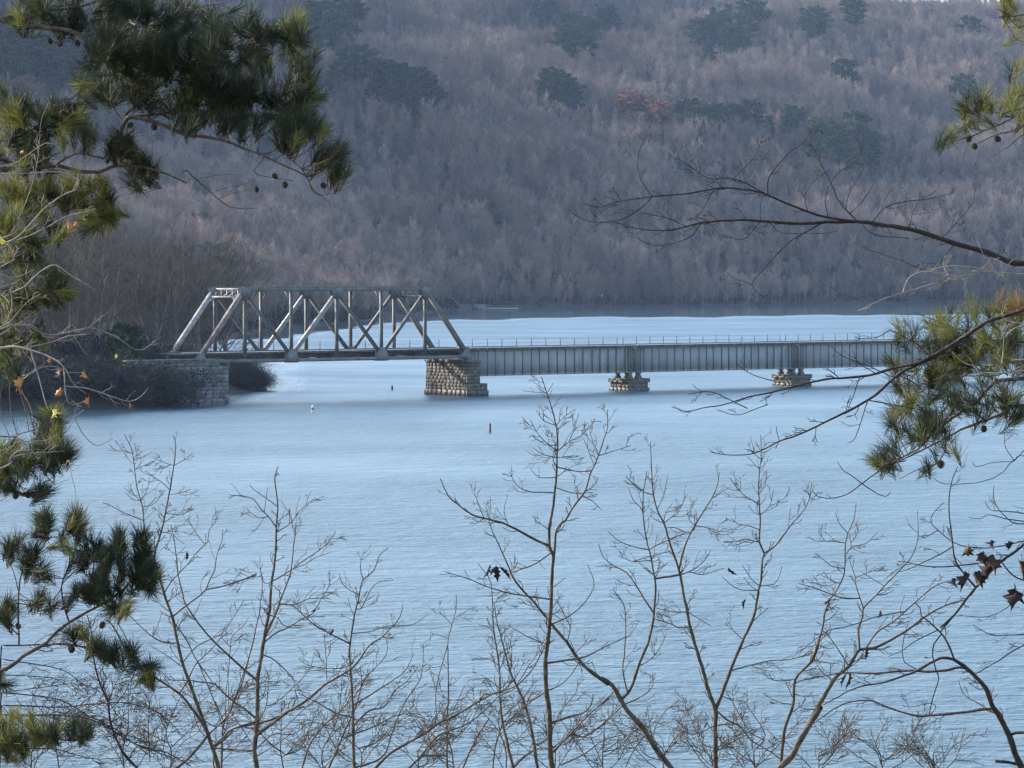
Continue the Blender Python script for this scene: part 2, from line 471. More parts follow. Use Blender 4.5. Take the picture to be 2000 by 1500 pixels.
def build_terrain():
    ang = np.linspace(RAD(-24), RAD(24), 260)
    r = np.concatenate([np.linspace(340, 520, 110), np.linspace(523, 1000, 120), np.linspace(1006, 3000, 190)])
    A, R = np.meshgrid(ang, r)
    P = np.stack([R.ravel() * np.sin(A.ravel()), R.ravel() * np.cos(A.ravel())], 1)
    z = ground(P)
    nr, na = len(r), len(ang)
    i = np.arange(nr - 1)[:, None] * na; j = np.arange(na - 1)[None, :]
    q = np.stack([i + j, i + j + 1, i + na + j + 1, i + na + j], -1).reshape(-1, 4)
    mb = MB(); mb.add(np.column_stack([P, z]), q)
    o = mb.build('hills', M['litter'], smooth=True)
    tag(o, 'steep wooded hillside rising from the far shore of the lake', kind='structure')

    # the slope the photographer stands on
    xs = np.linspace(-70, 70, 90); ys = np.linspace(-60, 62, 90)
    X, Y = np.meshgrid(xs, ys)
    Z = near_ground(X, Y) + 0.12 * np.sin(X * 1.3) * np.sin(Y * 1.7) + 0.08 * np.sin(X * 3.1 + Y)
    i = np.arange(89)[:, None] * 90; j = np.arange(89)[None, :]
    q = np.stack([i + j, i + j + 1, i + 91, i + 90], -1) if False else np.stack([i + j, i + j + 1, i + 90 + j + 1, i + 90 + j], -1)
    mb = MB(); mb.add(np.column_stack([X.ravel(), Y.ravel(), Z.ravel()]), q.reshape(-1, 4))
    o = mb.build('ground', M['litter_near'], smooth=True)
    tag(o, 'leaf covered bank sloping down to the near shore', kind='structure')


def near_ground(X, Y):
    return np.where(Y < 0, 14.8 - 0.02 * Y, 14.8 - 0.30 * Y)


def build_water():
    ang = np.linspace(RAD(-32), RAD(32), 180)
    r = np.concatenate([[25, 45, 70, 100, 150, 200, 260, 320, 350], np.linspace(355, 520, 110), np.linspace(525, 1000, 60), np.linspace(1004, 1400, 160), np.linspace(1410, 2200, 60)])
    A, R = np.meshgrid(ang, r)
    P = np.stack([R.ravel() * np.sin(A.ravel()), R.ravel() * np.cos(A.ravel())], 1)
    s = -sdist(P)
    # the edge where the wind reaches the water, out from the calm strip under the far hills
    ex = np.array([shore(x_, y_) for x_, y_ in ((-400, 700), (400, 668), (560, 660), (760, 634), (870, 626), (1100, 621), (1400, 619), (1780, 615), (2300, 612), (3000, 610))])
    u = P[:, 0] / P[:, 1]
    De = np.interp(u, ex[:, 0] / ex[:, 1], ex[:, 1])
    De = De * (1 + 0.012 * np.sin(u * 300) + 0.01 * np.sin(u * 900 + 1))
    lee = np.clip((De * 1.015 - P[:, 1]) / (De * 0.03), 0, 1)
    wn_ = (5 + 95 * np.clip((-31 - P[:, 0]) / 24, 0, 1)) * (1 + .25 * np.sin(P[:, 0] / 5) + .2 * np.sin(P[:, 0] / 2.1 + P[:, 1] / 9))
    ln = np.clip(s / wn_, 0, 1)
    ln = ln * ln * (3 - 2 * ln)
    ln = np.where(P[:, 1] < 620, ln, 1)
    lee = (0.10 + 0.90 * np.minimum(lee, ln)) * (1 + 0.35 * np.clip((P[:, 1] - 450) / 350, 0, 1))
    nr, na = len(r), len(ang)
    i = np.arange(nr - 1)[:, None] * na; j = np.arange(na - 1)[None, :]
    q = np.stack([i + j, i + j + 1, i + na + j + 1, i + na + j], -1).reshape(-1, 4)
    mb = MB(); mb.add(np.column_stack([P, np.zeros(len(P))]), q)
    o = mb.build('water', water_mat(), smooth=True)
    at = o.data.attributes.new('lee', 'FLOAT', 'POINT')
    at.data.foreach_set('value', lee.astype(np.float32))
    # big ripples in the wide reach below the bank, finer ones farther out
    rip = np.minimum(lee, 1) * np.clip(420.0 / np.maximum(R.ravel(), 1), .40, 1.3)
    at = o.data.attributes.new('ripple', 'FLOAT', 'POINT')
    at.data.foreach_set('value', rip.astype(np.float32))
    tag(o, 'pale blue rippled lake', kind='structure')


build_terrain()
build_water()


def gz(x, y):
    return float(ground(np.array([(x, y)]))[0])


def hit_ground(x, y, d0=400, d1=2900, off=0.0):
    """where the line of sight through (x, y) meets the hillside"""
    D = np.linspace(d0, d1, 1600)
    u = (x - 1000.0) / F
    zl = CAMH + (HOR - y) / F * D
    g = ground(np.column_stack([u * D, D]))
    k = np.nonzero((g + off > zl) & (g > 0.5))[0]
    if not len(k): return None
    D = D[k[0]]
    return (u * D, D, gz(u * D, D))


# ------------------------------------------------------------------ railway bridge
BA = RAD(37.5)
BO = Vector((-11.13, 438.0, 0.0))
BD = Vector((math.cos(BA), math.sin(BA), 0)); BN = Vector((-math.sin(BA), math.cos(BA), 0))


def bp(t, n, z=0.0):
    return BO + BD * t + BN * n + Vector((0, 0, z))


TW = 6.8                                   # distance between the two trusses
PAN = 6.85
ZB, ZT, ZD = 4.87, 14.17, 6.15


def truss_bridge():
    t0 = -4 * PAN - PAN; t1 = PAN
    root = empty('truss_bridge', bp(t0, TW / 2, ZB), BA)
    tag(root, 'weathered grey steel through truss railway span resting on abutment and first stone pier', 'bridge')
    def L(t, n, z): return (t - t0, n - TW / 2, z - ZB)
    zc = ZB + 0.22; zt = ZT - 0.26
    UP = (0, 1, 0)
    for n in (0.0, TW):
        far = n > 1
        mb = MB(); mb.bar(L(t0, n, zc), L(t1, n, zc), 0.50, 0.42, UP)
        for k in range(13):
            tt = t0 + (k + 0.5) * (t1 - t0) / 13
            mb.box(tt - t0 - 0.35, tt - t0 + 0.35, n - TW / 2 - 0.27, n - TW / 2 + 0.27, zc - ZB + 0.212, zc - ZB + 0.225)
        mb.build('bottom_chord', M['steel'], root)
        mb = MB(); mb.bar(L(-4 * PAN, n, zt), L(0, n, zt), 0.52, 0.50, UP)
        mb.bar(L(-4 * PAN - 0.1, n, zt + 0.27), L(0.1, n, zt + 0.27), 0.66, 0.035, UP)
        mb.build('top_chord', M['steel'], root)
        # inclined end posts
        for (ta, tb) in ((t0, -4 * PAN), (t1, 0.0)):
            mb = MB(); mb.bar(L(ta, n, zc + 0.05), L(tb, n, zt), 0.52, 0.46, UP)
            a = np.array(L(ta, n, zc + 0.05)); b = np.array(L(tb, n, zt))
            t = (b - a) / np.linalg.norm(b - a); sd = np.cross(t, UP)
            sg = 1 if sd[2] > 0 else -1
            mb.bar(a + sd * sg * 0.247 + t * 0.3, b + sd * sg * 0.247, 0.64, 0.03, UP)
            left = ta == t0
            o = mb.build('end_post', (M['steel_sunlit'] if far else M['steel_sunlit_rust']) if left else M['steel'], root)
            if left: tag(o, 'flaking end post coloured pale as if sunlit' if far else 'rusty end post coloured pinkish as if sunlit')
        for k in range(5):
            tt = -4 * PAN + k * PAN
            mb = MB(); mb.ibar(L(tt, n, zc + 0.3), L(tt, n, zt - 0.27), 0.36, 0.34, 0.06, UP)
            mb.build('vertical', M['steel'], root)
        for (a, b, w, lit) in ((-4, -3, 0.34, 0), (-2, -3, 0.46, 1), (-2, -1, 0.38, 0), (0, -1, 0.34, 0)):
            mb = MB(); mb.ibar(L(a * PAN, n, zt - 0.5), L(b * PAN, n, zc + 0.5), 0.40, w, 0.07, UP)
            # lacing across the flanges
            p = np.array(L(a * PAN, n, zt - 0.5)); q = np.array(L(b * PAN, n, zc + 0.5))
            t = (q - p) / np.linalg.norm(q - p); sd = np.cross(t, UP)
            Ln = np.linalg.norm(q - p); m = int(Ln / 0.7)
            for s_ in (-0.215, 0.215):
                for i in range(m):
                    c0 = p + t * (Ln * i / m) + np.array(UP) * s_; c1 = p + t * (Ln * (i + 1) / m) + np.array(UP) * s_
                    sg = 1 if i % 2 else -1
                    mb.bar(c0 + sd * sg * w * .4, c1 - sd * sg * w * .4, 0.02, 0.07, UP)
            o = mb.build('diagonal', M['steel_sunlit'] if lit else M['steel'], root)
            if lit: tag(o, 'diagonal coloured pale as if sunlit')
        for (k, z, w, h) in ((-4, zt - 0.55, 0.75, 0.75), (-2, zt - 0.55, 0.85, 0.62), (0, zt - 0.55, 0.75, 0.75), (-3, zc + 0.55, 0.85, 0.85), (-1, zc + 0.55, 0.85, 0.85)):
            mb = MB()
            x, y, zz = L(k * PAN, n, z)
            up = z < 8
            for s_ in (-0.27, 0.27):
                pr = [(-w, -h), (w, -h), (w, 0.0), (w * .45, h), (-w * .45, h), (-w, 0)]
                if not up: pr = [(a, -b) for a, b in pr]
                v = [(x + a, y + s_ + d, zz + b) for d in (-0.012, 0.012) for a, b in pr]
                mb.add(v, [(0, 1, 2, 5), (2, 3, 4, 5), (6, 11, 8, 7), (8, 11, 10, 9)] + [(i, i + 6, (i + 1) % 6 + 6, (i + 1) % 6) for i in range(6)])
            mb.build('gusset_plate', M['steel'], root)
        for tt, sg in ((t0, 1), (t1, -1)):
            mb = MB(); x, y, zz = L(tt, n, zc)
            for s_ in (-0.28, 0.28):
                pr = [(-0.45, -0.22), (1.25, -0.22), (1.25, 0.15), (0.7, 1.0), (0.2, 1.0), (-0.45, 0.2)]
                v = [(x + a * sg, y + s_ + d, zz + b) for d in (-0.012, 0.012) for a, b in pr]
                mb.add(v, [(0, 1, 2, 5), (2, 3, 4, 5), (6, 11, 8, 7), (8, 11, 10, 9)] + [(i, i + 6, (i + 1) % 6 + 6, (i + 1) % 6) for i in range(6)])
            mb.build('gusset_plate', M['steel'], root)
            mb = MB(); mb.box(x - 0.45, x + 0.45, y - 0.4, y + 0.4, -0.16, -0.001); mb.build('bearing', M['steel_dark'], root)
    # portals: lattice between the end posts with curved knee braces
    for (ta, tb, mat) in ((t0, -4 * PAN, M['steel_sunlit']), (t1, 0.0, M['steel'])):
        a = np.array(L(ta, 0, zc + 0.05)); b = np.array(L(tb, 0, zt)); ax = (b - a) / np.linalg.norm(b - a)
        top = b - ax * 0.05; low = b - ax * 1.25
        Y0, Y1 = 0.27, TW - 0.27
        def pt(p, n): return (p[0], n - TW / 2, p[2])
        mb = MB()
        mb.bar(pt(top, Y0), pt(top, Y1), 0.2, 0.30, ax)
        mb.bar(pt(low, Y0), pt(low, Y1), 0.16, 0.2, ax)
        m = 5
        for i in range(m):
            ya, yb = Y0 + (Y1 - Y0) * i / m, Y0 + (Y1 - Y0) * (i + 1) / m
            for (pa, pb) in ((top, low), (low, top)):
                e = 0.02 if pa is top else -0.02
                A_ = np.array(pt(pa, ya)) + np.array((e, 0, 0)); B_ = np.array(pt(pb, yb)) + np.array((e, 0, 0))
                mb.bar(A_, B_, 0.10, 0.03, ax)
        for s_, yy in ((1, Y0), (-1, Y1)):
            pts = []
            for i in range(9):
                f = i / 8 * math.pi / 2
                dn = 1.55 * (1 - math.sin(f)); dd = 1.9 * (1 - math.cos(f))
                pts.append(np.array(pt(low - ax * dd, yy + s_ * (1.55 - dn if False else 1.55 * (1 - math.sin(f))))))
            mb.tube(pts, 0.07, 5)
        mb.build('portal_brace', mat, root)
    # sway struts with knee braces, top laterals
    for k in (-3, -2, -1):
        mb = MB(); mb.bar(L(k * PAN, 0.27, zt), L(k * PAN, TW - 0.27, zt), 0.22, 0.26, (1, 0, 0))
        for (y0, y1) in ((0.2, 1.5), (TW - 0.2, TW - 1.5)):
            mb.bar(L(k * PAN, y0, zt - 1.6), L(k * PAN, y1, zt - 0.15), 0.1, 0.1, (1, 0, 0))
        mb.build('sway_strut', M['steel'], root)
    for k in range(-4, 0):
        mb = MB()
        mb.bar(L(k * PAN, 0.3, zt + 0.06), L((k + 1) * PAN, TW - 0.3, zt + 0.06), 0.12, 0.08, (0, 0, 1))
        mb.bar(L((k + 1) * PAN, 0.3, zt - 0.07), L(k * PAN, TW - 0.3, zt - 0.07), 0.12, 0.08, (0, 0, 1))
        mb.build('lateral_brace', M['steel'], root)
    for k in range(-5, 2):
        mb = MB(); mb.ibar(L(k * PAN, 0.3, ZB + 0.5), L(k * PAN, TW - 0.3, ZB + 0.5), 0.3, 0.75, 0.05, (1, 0, 0))
        mb.build('floor_beam', M['steel_dark'], root)
    for n in (TW / 2 - 1.1, TW / 2 + 1.1):
        mb = MB(); mb.ibar(L(t0, n, ZD - 0.54), L(t1, n, ZD - 0.54), 0.3, 0.55, 0.05, UP); mb.build('stringer', M['steel_dark'], root)
    deck_parts(root, L, t0 - 1.6, t1, 0.75, TW - 0.75)
    railing_part(root, L, t0 - 1.4, t1 - 0.3, TW - 0.9)
    return root


def deck_parts(root, L, ta, tb, n0, n1):
    mb = MB()
    k = 0; t = ta + 0.1
    while t < tb - 0.1:
        x, _, z = L(t, 0, ZD - 0.26)
        j = random.uniform(-0.06, 0.06)
        mb.box(x - 0.11, x + 0.11, L(0, n0 + j, 0)[1], L(0, n1 + j, 0)[1], z, z + 0.22 + random.uniform(-.01, .01)); t += 0.42
    mb.build('deck', M['tie'], root)
    for n in (TW / 2 - 0.75, TW / 2 + 0.75):
        mb = MB()
        mb.bar(L(ta, n, ZD + 0.05), L(tb, n, ZD + 0.05), 0.06, 0.16, (0, 1, 0)); mb.build('rail', M['steel_dark'], root)
    mb = MB()
    mb.bar(L(ta, n0 + 0.22, ZD + 0.025), L(tb, n0 + 0.22, ZD + 0.025), 0.34, 0.09, (0, 1, 0)); mb.build('guard_timber', M['plank'], root)


def railing_part(root, L, ta, tb, n):
    mb = MB()
    for z in (1.02, 0.55):
        pts = []
        m = max(2, int((tb - ta) / 2.25))
        for i in range(m + 1):
            t = ta + (tb - ta) * i / m
            pts.append(L(t, n, ZD + z + random.uniform(-0.03, 0.03)))
            if i < m: pts.append(L(t + (tb - ta) / m / 2, n, ZD + z - 0.06))
        mb.tube(pts, 0.013, 4)
    rl = mb.build('railing', M['steel_dark'], root)
    post = MB(); post.box(-0.035, 0.035, -0.035, 0.035, -0.03, 1.08)
    me = post.mesh('post', M['steel_dark'])
    for i in range(m + 1):
        t = ta + (tb - ta) * i / m
        link('post', me, rl, L(t, n, ZD))


def girder_span(ta, tb, label, group='plate girder spans'):
    zb, zt = 2.44, ZD - 0.30
    root = empty('girder_span', bp((ta + tb) / 2, TW / 2, zb), BA)
    tag(root, label, 'bridge span', group)
    tm = (ta + tb) / 2
    def L(t, n, z): return (t - tm, n - TW / 2, z - zb)
    stm = MB(); stm.box(-0.05, 0.05, -0.13, 0, zb + 0.06 - zb, zt - 0.06 - zb); stme = stm.mesh('stiffener', M['stiffener'])
    for n in (2.15, TW - 2.15):
        mb = MB()
        x0, x1 = L(ta, 0, 0)[0], L(tb, 0, 0)[0]; y = n - TW / 2
        mb.box(x0, x1, y - 0.02, y + 0.02, 0.05, zt - zb - 0.05)
        mb.box(x0, x1, y - 0.24, y + 0.24, 0.0, 0.05)
        mb.box(x0, x1, y - 0.24, y + 0.24, zt - zb - 0.05, zt - zb)
        mb.box(x0, x1, y - 0.035, y - 0.02, 0.05, 0.24); mb.box(x0, x1, y - 0.035, y - 0.02, zt - zb - 0.24, zt - zb - 0.05)
        g = mb.build('girder', M['girder'], root)
        # web stiffeners: closer over the bearings
        xs = []
        Ln = tb - ta
        base = [0.12, 0.5, 0.9, 1.5]
        xs += base + [Ln - b for b in base]
        m = int(round((Ln - 3.0) / 1.42))
        xs += [1.5 + (Ln - 3.0) * i / m + random.uniform(-0.12, 0.12) for i in range(1, m)]
        if n < TW / 2:
            for xx in xs: link('stiffener', stme, g, (x0 + xx, y - 0.0355, 0))
    for k in range(7):
        t = ta + 0.6 + (tb - ta - 1.2) * k / 6
        mb = MB(); mb.bar(L(t, 2.2, zb + 0.4), L(t, TW - 2.2, zt - 0.4), 0.1, 0.1, (1, 0, 0)); mb.bar(L(t + .12, 2.2, zt - 0.4), L(t + .12, TW - 2.2, zb + 0.4), 0.1, 0.1, (1, 0, 0))
        mb.build('cross_frame', M['steel_dark'], root)
    deck_parts(root, L, ta - 0.02, tb + 0.02, 1.55, TW - 1.55)
    railing_part(root, L, ta + 0.4, tb - 0.4, TW - 1.6)
    return root


def ashlar(mb, x0, x1, y0, y1, z0, z1, ch=0.52, bl=1.05, jit=0.010, batter=0.0):
    """courses of rough squared stone round a core"""
    z = z0; k = 0
    while z < z1 - 0.05:
        h = min(ch * random.uniform(0.85, 1.15), z1 - z)
        if z1 - z - h < 0.2: h = z1 - z
        ins = batter * (z - z0)
        for side in range(4):
            ax0, ax1 = (x0 + ins, x1 - ins) if side % 2 == 0 else (y0 + ins, y1 - ins)
            p = ax0 + (0.0 if k % 2 else -bl * 0.5)
            while p < ax1 - 0.02:
                w = bl * random.uniform(0.75, 1.3)
                a, b = max(p, ax0), min(p + w, ax1)
                if ax1 - b < 0.25: b = ax1
                p = b
                g = 0.004; o = random.uniform(-jit, jit * 0.8)
                d = 0.3
                if side == 0: mb.box(a + g, b - g, y0 + ins - o, y0 + ins + d, z + g, z + h - g)
                elif side == 2: mb.box(a + g, b - g, y1 - ins - d, y1 - ins + o, z + g, z + h - g)
                elif side == 1: mb.box(x1 - ins - d, x1 - ins + o, a + g + 0.3, b - g - 0.3 if b > ax1 - .01 else b - g, z + g, z + h - g)
                else: mb.box(x0 + ins - o, x0 + ins + d, a + g + (0.3 if a < ax0 + .01 else 0), b - g - (0.3 if b > ax1 - .01 else 0), z + g, z + h - g)
        z += h; k += 1


def rough(me, amt):
    n = len(me.vertices); co = np.empty(n * 3, np.float32); me.vertices.foreach_get('co', co)
    me.vertices.foreach_set('co', (co + rng.normal(0, amt, n * 3)).astype(np.float32)); me.update()


def stone_block(name, parent, mat, core, x0, x1, y0, y1, z0, z1, **kw):
    mb = MB(); ashlar(mb, x0, x1, y0, y1, z0, z1, **kw)
    o = mb.build(name, mat, parent); rough(o.data, 0.004)
    c = MB(); c.box(x0 + .012 + kw.get('batter', 0) * (z1 - z0), x1 - .012 - kw.get('batter', 0) * (z1 - z0), y0 + .012 + kw.get('batter', 0) * (z1 - z0), y1 - .012 - kw.get('batter', 0) * (z1 - z0), z0 + .02, z1 - .02)
    c.build('joint_mortar', core, o)
    return o


def main_pier():
    tc, nc = 7.5, 3.8
    root = empty('stone_pier', bp(tc, nc, 0), BA)
    tag(root, 'tall sunlit stone pier under the right end of the truss, half in shadow', 'bridge pier', 'stone bridge piers')
    stone_block('plinth', root, M['stone_wet'], M['mortar_dark'], -1.45, 2.0, -4.75, 4.75, -1.5, 0.75, ch=0.5, bl=1.0)
    stone_block('masonry', root, M['stone'], M['mortar'], -1.3, 0.75, -4.6, 4.6, 0.75, 4.30, ch=0.44, bl=0.85, batter=0.02)
    stone_block('coping', root, M['stone'], M['mortar'], -1.42, 0.77, -4.7, 4.7, 4.30, 4.70, ch=0.4, bl=1.5)
    stone_block('seat', root, M['stone'], M['mortar'], 0.78, 1.9, -4.6, 4.6, 0.75, 1.62, ch=0.44, bl=0.8)
    for y in (-1.25 - 0.4, 0.85):
        mb = MB(); mb.box(0.95, 1.6, y - 0.1, y + 0.5, 1.62, 2.08); mb.box(1.05, 1.5, y, y + 0.4, 2.08, 2.435); mb.build('bearing', M['steel_dark'], root)


def girder_pier(tc, label):
    root = empty('stone_pier', bp(tc, TW / 2, 0), BA)
    tag(root, label, 'bridge pier', 'stone bridge piers')
    stone_block('plinth', root, M['stone_wet'], M['mortar_dark'], -1.9, 1.9, -2.05, 2.05, -1.5, 0.42, ch=0.5, bl=1.0)
    stone_block('masonry', root, M['stone'], M['mortar'], -1.72, 1.72, -1.9, 1.9, 0.42, 1.10, ch=0.38, bl=0.9)
    stone_block('coping', root, M['stone'], M['mortar'], -1.95, 1.95, -2.1, 2.1, 1.10, 1.66, ch=0.29, bl=1.2)
    for x in (-1.0, 0.55):
        for y in (2.15 - TW / 2, TW / 2 - 2.15):
            mb = MB()
            mb.add([(x - .42 + a, y - .38 + b, 1.66) for a, b in ((0, 0), (.84, 0), (.84, .76), (0, .76))] + [(x - .2 + a, y - .2 + b, 2.25) for a, b in ((0, 0), (.4, 0), (.4, .4), (0, .4))],
                   [(0, 3, 2, 1), (4, 5, 6, 7), (0, 1, 5, 4), (1, 2, 6, 5), (2, 3, 7, 6), (3, 0, 4, 7)])
            mb.box(x - .3, x + .3, y - .3, y + .3, 2.255, 2.435)
            mb.build('bearing', M['steel_dark'], root)


def abutment():
    root = empty('stone_abutment', bp(-36, TW / 2, 0), BA)
    tag(root, 'dark grey stone abutment carrying the left end of the truss', 'bridge abutment')
    stone_block('masonry', root, M['stone_grey'], M['mortar_dark'], -9.0, 5.6, -4.4, 4.6, -1.5, 4.55, ch=0.5, bl=1.0)
    stone_block('wing_wall', root, M['stone_grey'], M['mortar_dark'], -9.0, 4.2, -4.45, -3.75, 4.55, 5.35, ch=0.4, bl=1.1)
    mb = MB(); mb.box(-9, 4.3, -4.55, -3.7, 5.35, 5.47); o = mb.build('coping', M['stone_grey'], root)


truss_bridge()
main_pier()
PT = [8.6, 36.6, 66.2, 95.8, 125.5]
girder_pier(PT[1], 'low stone pier with dark bearings below the first joint of the girders, in open water')
girder_pier(PT[2], 'low stone pier crossed by the bare maple bough, second along the girders')
girder_pier(PT[3], 'low stone pier showing between the right hand pine sprays')
girder_pier(PT[4], 'low stone pier beyond the pine sprays, last on the right')
girder_span(PT[0], PT[1] - 0.25, 'grey plate girder span starting at the truss pier')
girder_span(PT[1] + 0.0, PT[2] - 0.25, 'grey plate girder span between the two low piers in open water')
girder_span(PT[2] + 0.0, PT[3] - 0.25, 'grey plate girder span running behind bare branches into the pine')
girder_span(PT[3] + 0.0, PT[4] - 0.25, 'grey plate girder span hidden behind the right hand pine')
abutment()


# ------------------------------------------------------------------ small things on the water and far shore
def buoy(x, y, label, mats, hh, r):
    X, D = shore(x, y)
    root = empty('channel_buoy', (X, D, 0)); tag(root, label, 'buoy', 'buoys on the lake')
    root.rotation_euler = (random.uniform(-.06, .06), random.uniform(-.1, .1), 0)
    an = np.arange(12) * math.pi / 6
    n = len(mats); z = -0.25
    for i, m in enumerate(mats):
        z1 = z + (hh + 0.25) / n
        rr = [r, r * 0.97]
        if i == n - 1: rr = [r, r * 0.55]
        mb = MB(); mb.tube([(0, 0, z), (0, 0, (z + z1) / 2), (0, 0, z1)], [rr[0], rr[0], rr[1]], 12)
        mb.build('band' if i else 'float', M[m], root, smooth=True); z = z1


buoy(610, 806, 'white marker buoy with a dark red band, left of the other buoys', ['red_paint', 'white_paint', 'red_paint', 'white_paint'], 0.85, 0.13)
buoy(766, 762, 'small dark leaning buoy beyond the others, nearest the truss pier', ['black_paint', 'red_paint', 'black_paint'], 0.62, 0.13)
buoy(957, 845, 'faded red and black banded marker buoy on open water, nearest the viewer', ['red_paint', 'black_paint', 'red_paint', 'black_paint', 'red_paint'], 0.95, 0.12)

X, D = shore(925, 604.5); X2, D2 = shore(1012, 603.2)
root = empty('dock', ((X + X2) / 2, D, 0)); tag(root, 'low pale dock running out along the far shore', 'dock')
mb = MB(); mb.box(X - (X + X2) / 2, X2 - (X + X2) / 2, -1.0, 1.0, 0.42, 0.62); mb.build('decking', M['plank'], root)
for i in range(8):
    xx = (X - X2) / 2 + 0.3 + (X2 - X - 0.6) * i / 7
    mb = MB(); mb.box(xx - .12, xx + .12, -.9, -.65, -1.2, 0.42 if i not in (5, 7) else 1.5); mb.build('pile', M['tie'], root)
X, D = shore(905, 605.5)
root = empty('stone_retaining_wall', (X, D + 1.5, 0)); tag(root, 'grey stone retaining wall with sloping stair wall behind the dock', 'wall')
mb = MB(); ashlar(mb, -2.8, 3.2, -.6, .6, -.5, 2.2, ch=.5, bl=1.0); mb.build('masonry', M['stone_grey'], root)
mb = MB(); mb.box(4.3, 9.0, .2, 1.4, -.5, 2.2); mb.build('terrace_wall', M['stone_grey'], root)
mb = MB(); mb.bar((-5.5, 3, 6.0), (-2.2, .8, 2.5), 1.2, .5, (0, 1, 0)); mb.build('stair_wall', M['stone_grey'], root)
for k, (px, h) in enumerate(((1169, 2.2), (1176, 1.8))):
    X, D = shore(px, 599.5)
    root = empty('white_post', (X, D + 1, gz(X, D + 1) - .1)); tag(root, ['taller white post standing at the far waterline', 'shorter white post just right of the taller one at the far waterline'][k], 'post')
    mb = MB(); mb.box(-.35, .35, -.3, .3, 0, h); mb.box(-.42, .42, -.37, .37, h, h + .12); mb.build('shaft', M['white_paint'], root)
hp = hit_ground(495, 585, 700)
if hp:
    root = empty('utility_pole', hp); tag(root, 'thin pale pole standing among trees above the left end of the truss', 'pole')
    zt = CAMH + (HOR - 540) / F * hp[1]
    mb = MB(); mb.tube([(0, 0, -0.5), (0, 0, max(4, zt - hp[2]))], [.22, .16], 8); mb.build('shaft', M['plank'], root)
hp = hit_ground(415, 436, 500)
if hp:
    D = hp[1]; w = 45 / F * D
    root = empty('rock_ledge', hp); tag(root, 'pale flat topped rock ledge among trees above the truss', 'rock')
    mb = MB()
    for i in range(9):
        a = -w + 2 * w * i / 9; b = a + 2 * w / 9
        mb.box(a, b - .05, -1.5 + random.uniform(-.5, .5), 2.5, -3.5 + random.uniform(0, 1.5), 1.2 + random.uniform(-.3, .25))
    o = mb.build('rock_face', M['rock'], root); rough(o.data, .12)
FAR_TW, FAR_N = 0.045, 21000
# ------------------------------------------------------------------ woods
def unit(v):
    return v / (np.linalg.norm(v, axis=-1, keepdims=True) + 1e-12)


def sticks(mb, base, dirn, length, width, bend=0.15, r=None):
    """many thin tapering twigs at once: two-segment slivers"""
    r = r or rng
    n = len(base)
    side = unit(np.cross(dirn, r.normal(size=(n, 3))))
    mid = base + dirn * (length * 0.5)[:, None] + r.normal(size=(n, 3)) * (length * bend * 0.3)[:, None]
    d2 = unit(dirn + np.array((0, 0, bend * 1.5)) + r.normal(size=(n, 3)) * bend)
    tip = mid + d2 * (length * 0.5)[:, None]
    w = side * (width / 2)[:, None]
    V = np.stack([base - w, base + w, mid - w * .7, mid + w * .7, tip], 1)
    o = np.arange(n)[:, None] * 5
    mb.add(V.reshape(-1, 3), o + np.array([[0, 1, 3, 2]]), o + np.array([[2, 3, 4]]))
    return mid, tip, d2


def bare_tree(h, seed, nl=22, ns=7, nt=5, up=0.75, spread=0.26, tw=0.05, low=0.3, fork=False):
    r = np.random.default_rng(seed)
    T = MB(); C = MB()
    n = 9
    f = np.linspace(0, 1, n)
    sway = np.cumsum(r.normal(0, 0.012 * h, (n, 2)), axis=0)
    pts = np.column_stack([sway[:, 0], sway[:, 1], f * h * 0.93])
    r0 = h * 0.0115
    T.tube(pts, r0 * (1 - f) ** 0.8 + 0.012, 5)
    az0 = r.uniform(0, 6.28)
    stems = [pts]
    if fork:
        for k in range(2):
            b = pts[2 + k]; a = r.uniform(0, 6.28)
            e = b + np.array((math.cos(a) * h * .22, math.sin(a) * h * .22, h * .62))
            q = np.array([b + (e - b) * g + np.array((math.cos(a), math.sin(a), 0)) * h * .05 * math.sin(g * 3.1) for g in np.linspace(0, 1, 8)])
            T.tube(q, r0 * 0.6 * (1 - np.linspace(0, 1, 8)) + 0.012, 4); stems.append(q)
    for i in range(nl):
        st = stems[i % len(stems)]
        g = low + (0.98 - low) * ((i + r.uniform(0, 1)) / nl)
        k = g * (len(st) - 1); k0 = min(int(k), len(st) - 2)
        b = st[k0] + (st[k0 + 1] - st[k0]) * (k - k0)
        a = az0 + i * 2.4 + r.uniform(-.4, .4)
        u = up + 0.5 * (g - 0.5) + r.uniform(-.15, .15)
        d = unit(np.array((math.cos(a), math.sin(a), u * 1.4)))
        L = h * spread * (1.25 - 0.75 * g) * r.uniform(.7, 1.2)
        m = 6; ff = np.linspace(0, 1, m)
        q = b + d * (ff * L)[:, None] + np.array((0, 0, 1.0)) * (L * .22 * ff ** 2)[:, None] + np.cumsum(r.normal(0, .02 * L, (m, 3)), 0)
        C.tube(q, r0 * .38 * (1 - g * .5) * (1 - ff) + 0.012, 3, cap=False)
        # branchlets, then twigs
        fb = r.uniform(.2, 1, ns)
        idx = np.clip((fb * (m - 1)).astype(int), 0, m - 2)
        bb = q[idx] + (q[idx + 1] - q[idx]) * (fb * (m - 1) - idx)[:, None]
        dd = unit(d + r.normal(0, .55, (ns, 3)) + np.array((0, 0, .35)))
        ll = L * r.uniform(.25, .5, ns)
        mid, tip, d2 = sticks(C, bb, dd, ll, np.full(ns, tw * 1.3), .25, r)
        rep = np.repeat(np.arange(ns), nt)
        w = r.uniform(.25, 1, len(rep))[:, None]
        tb = bb[rep] * (1 - w) + tip[rep] * w
        td = unit(dd[rep] + r.normal(0, .55, (len(rep), 3)) + np.array((0, 0, .3)))
        sticks(C, tb, td, h * r.uniform(.04, .085, len(rep)), np.full(len(rep), tw), .3, r)
    return T, C


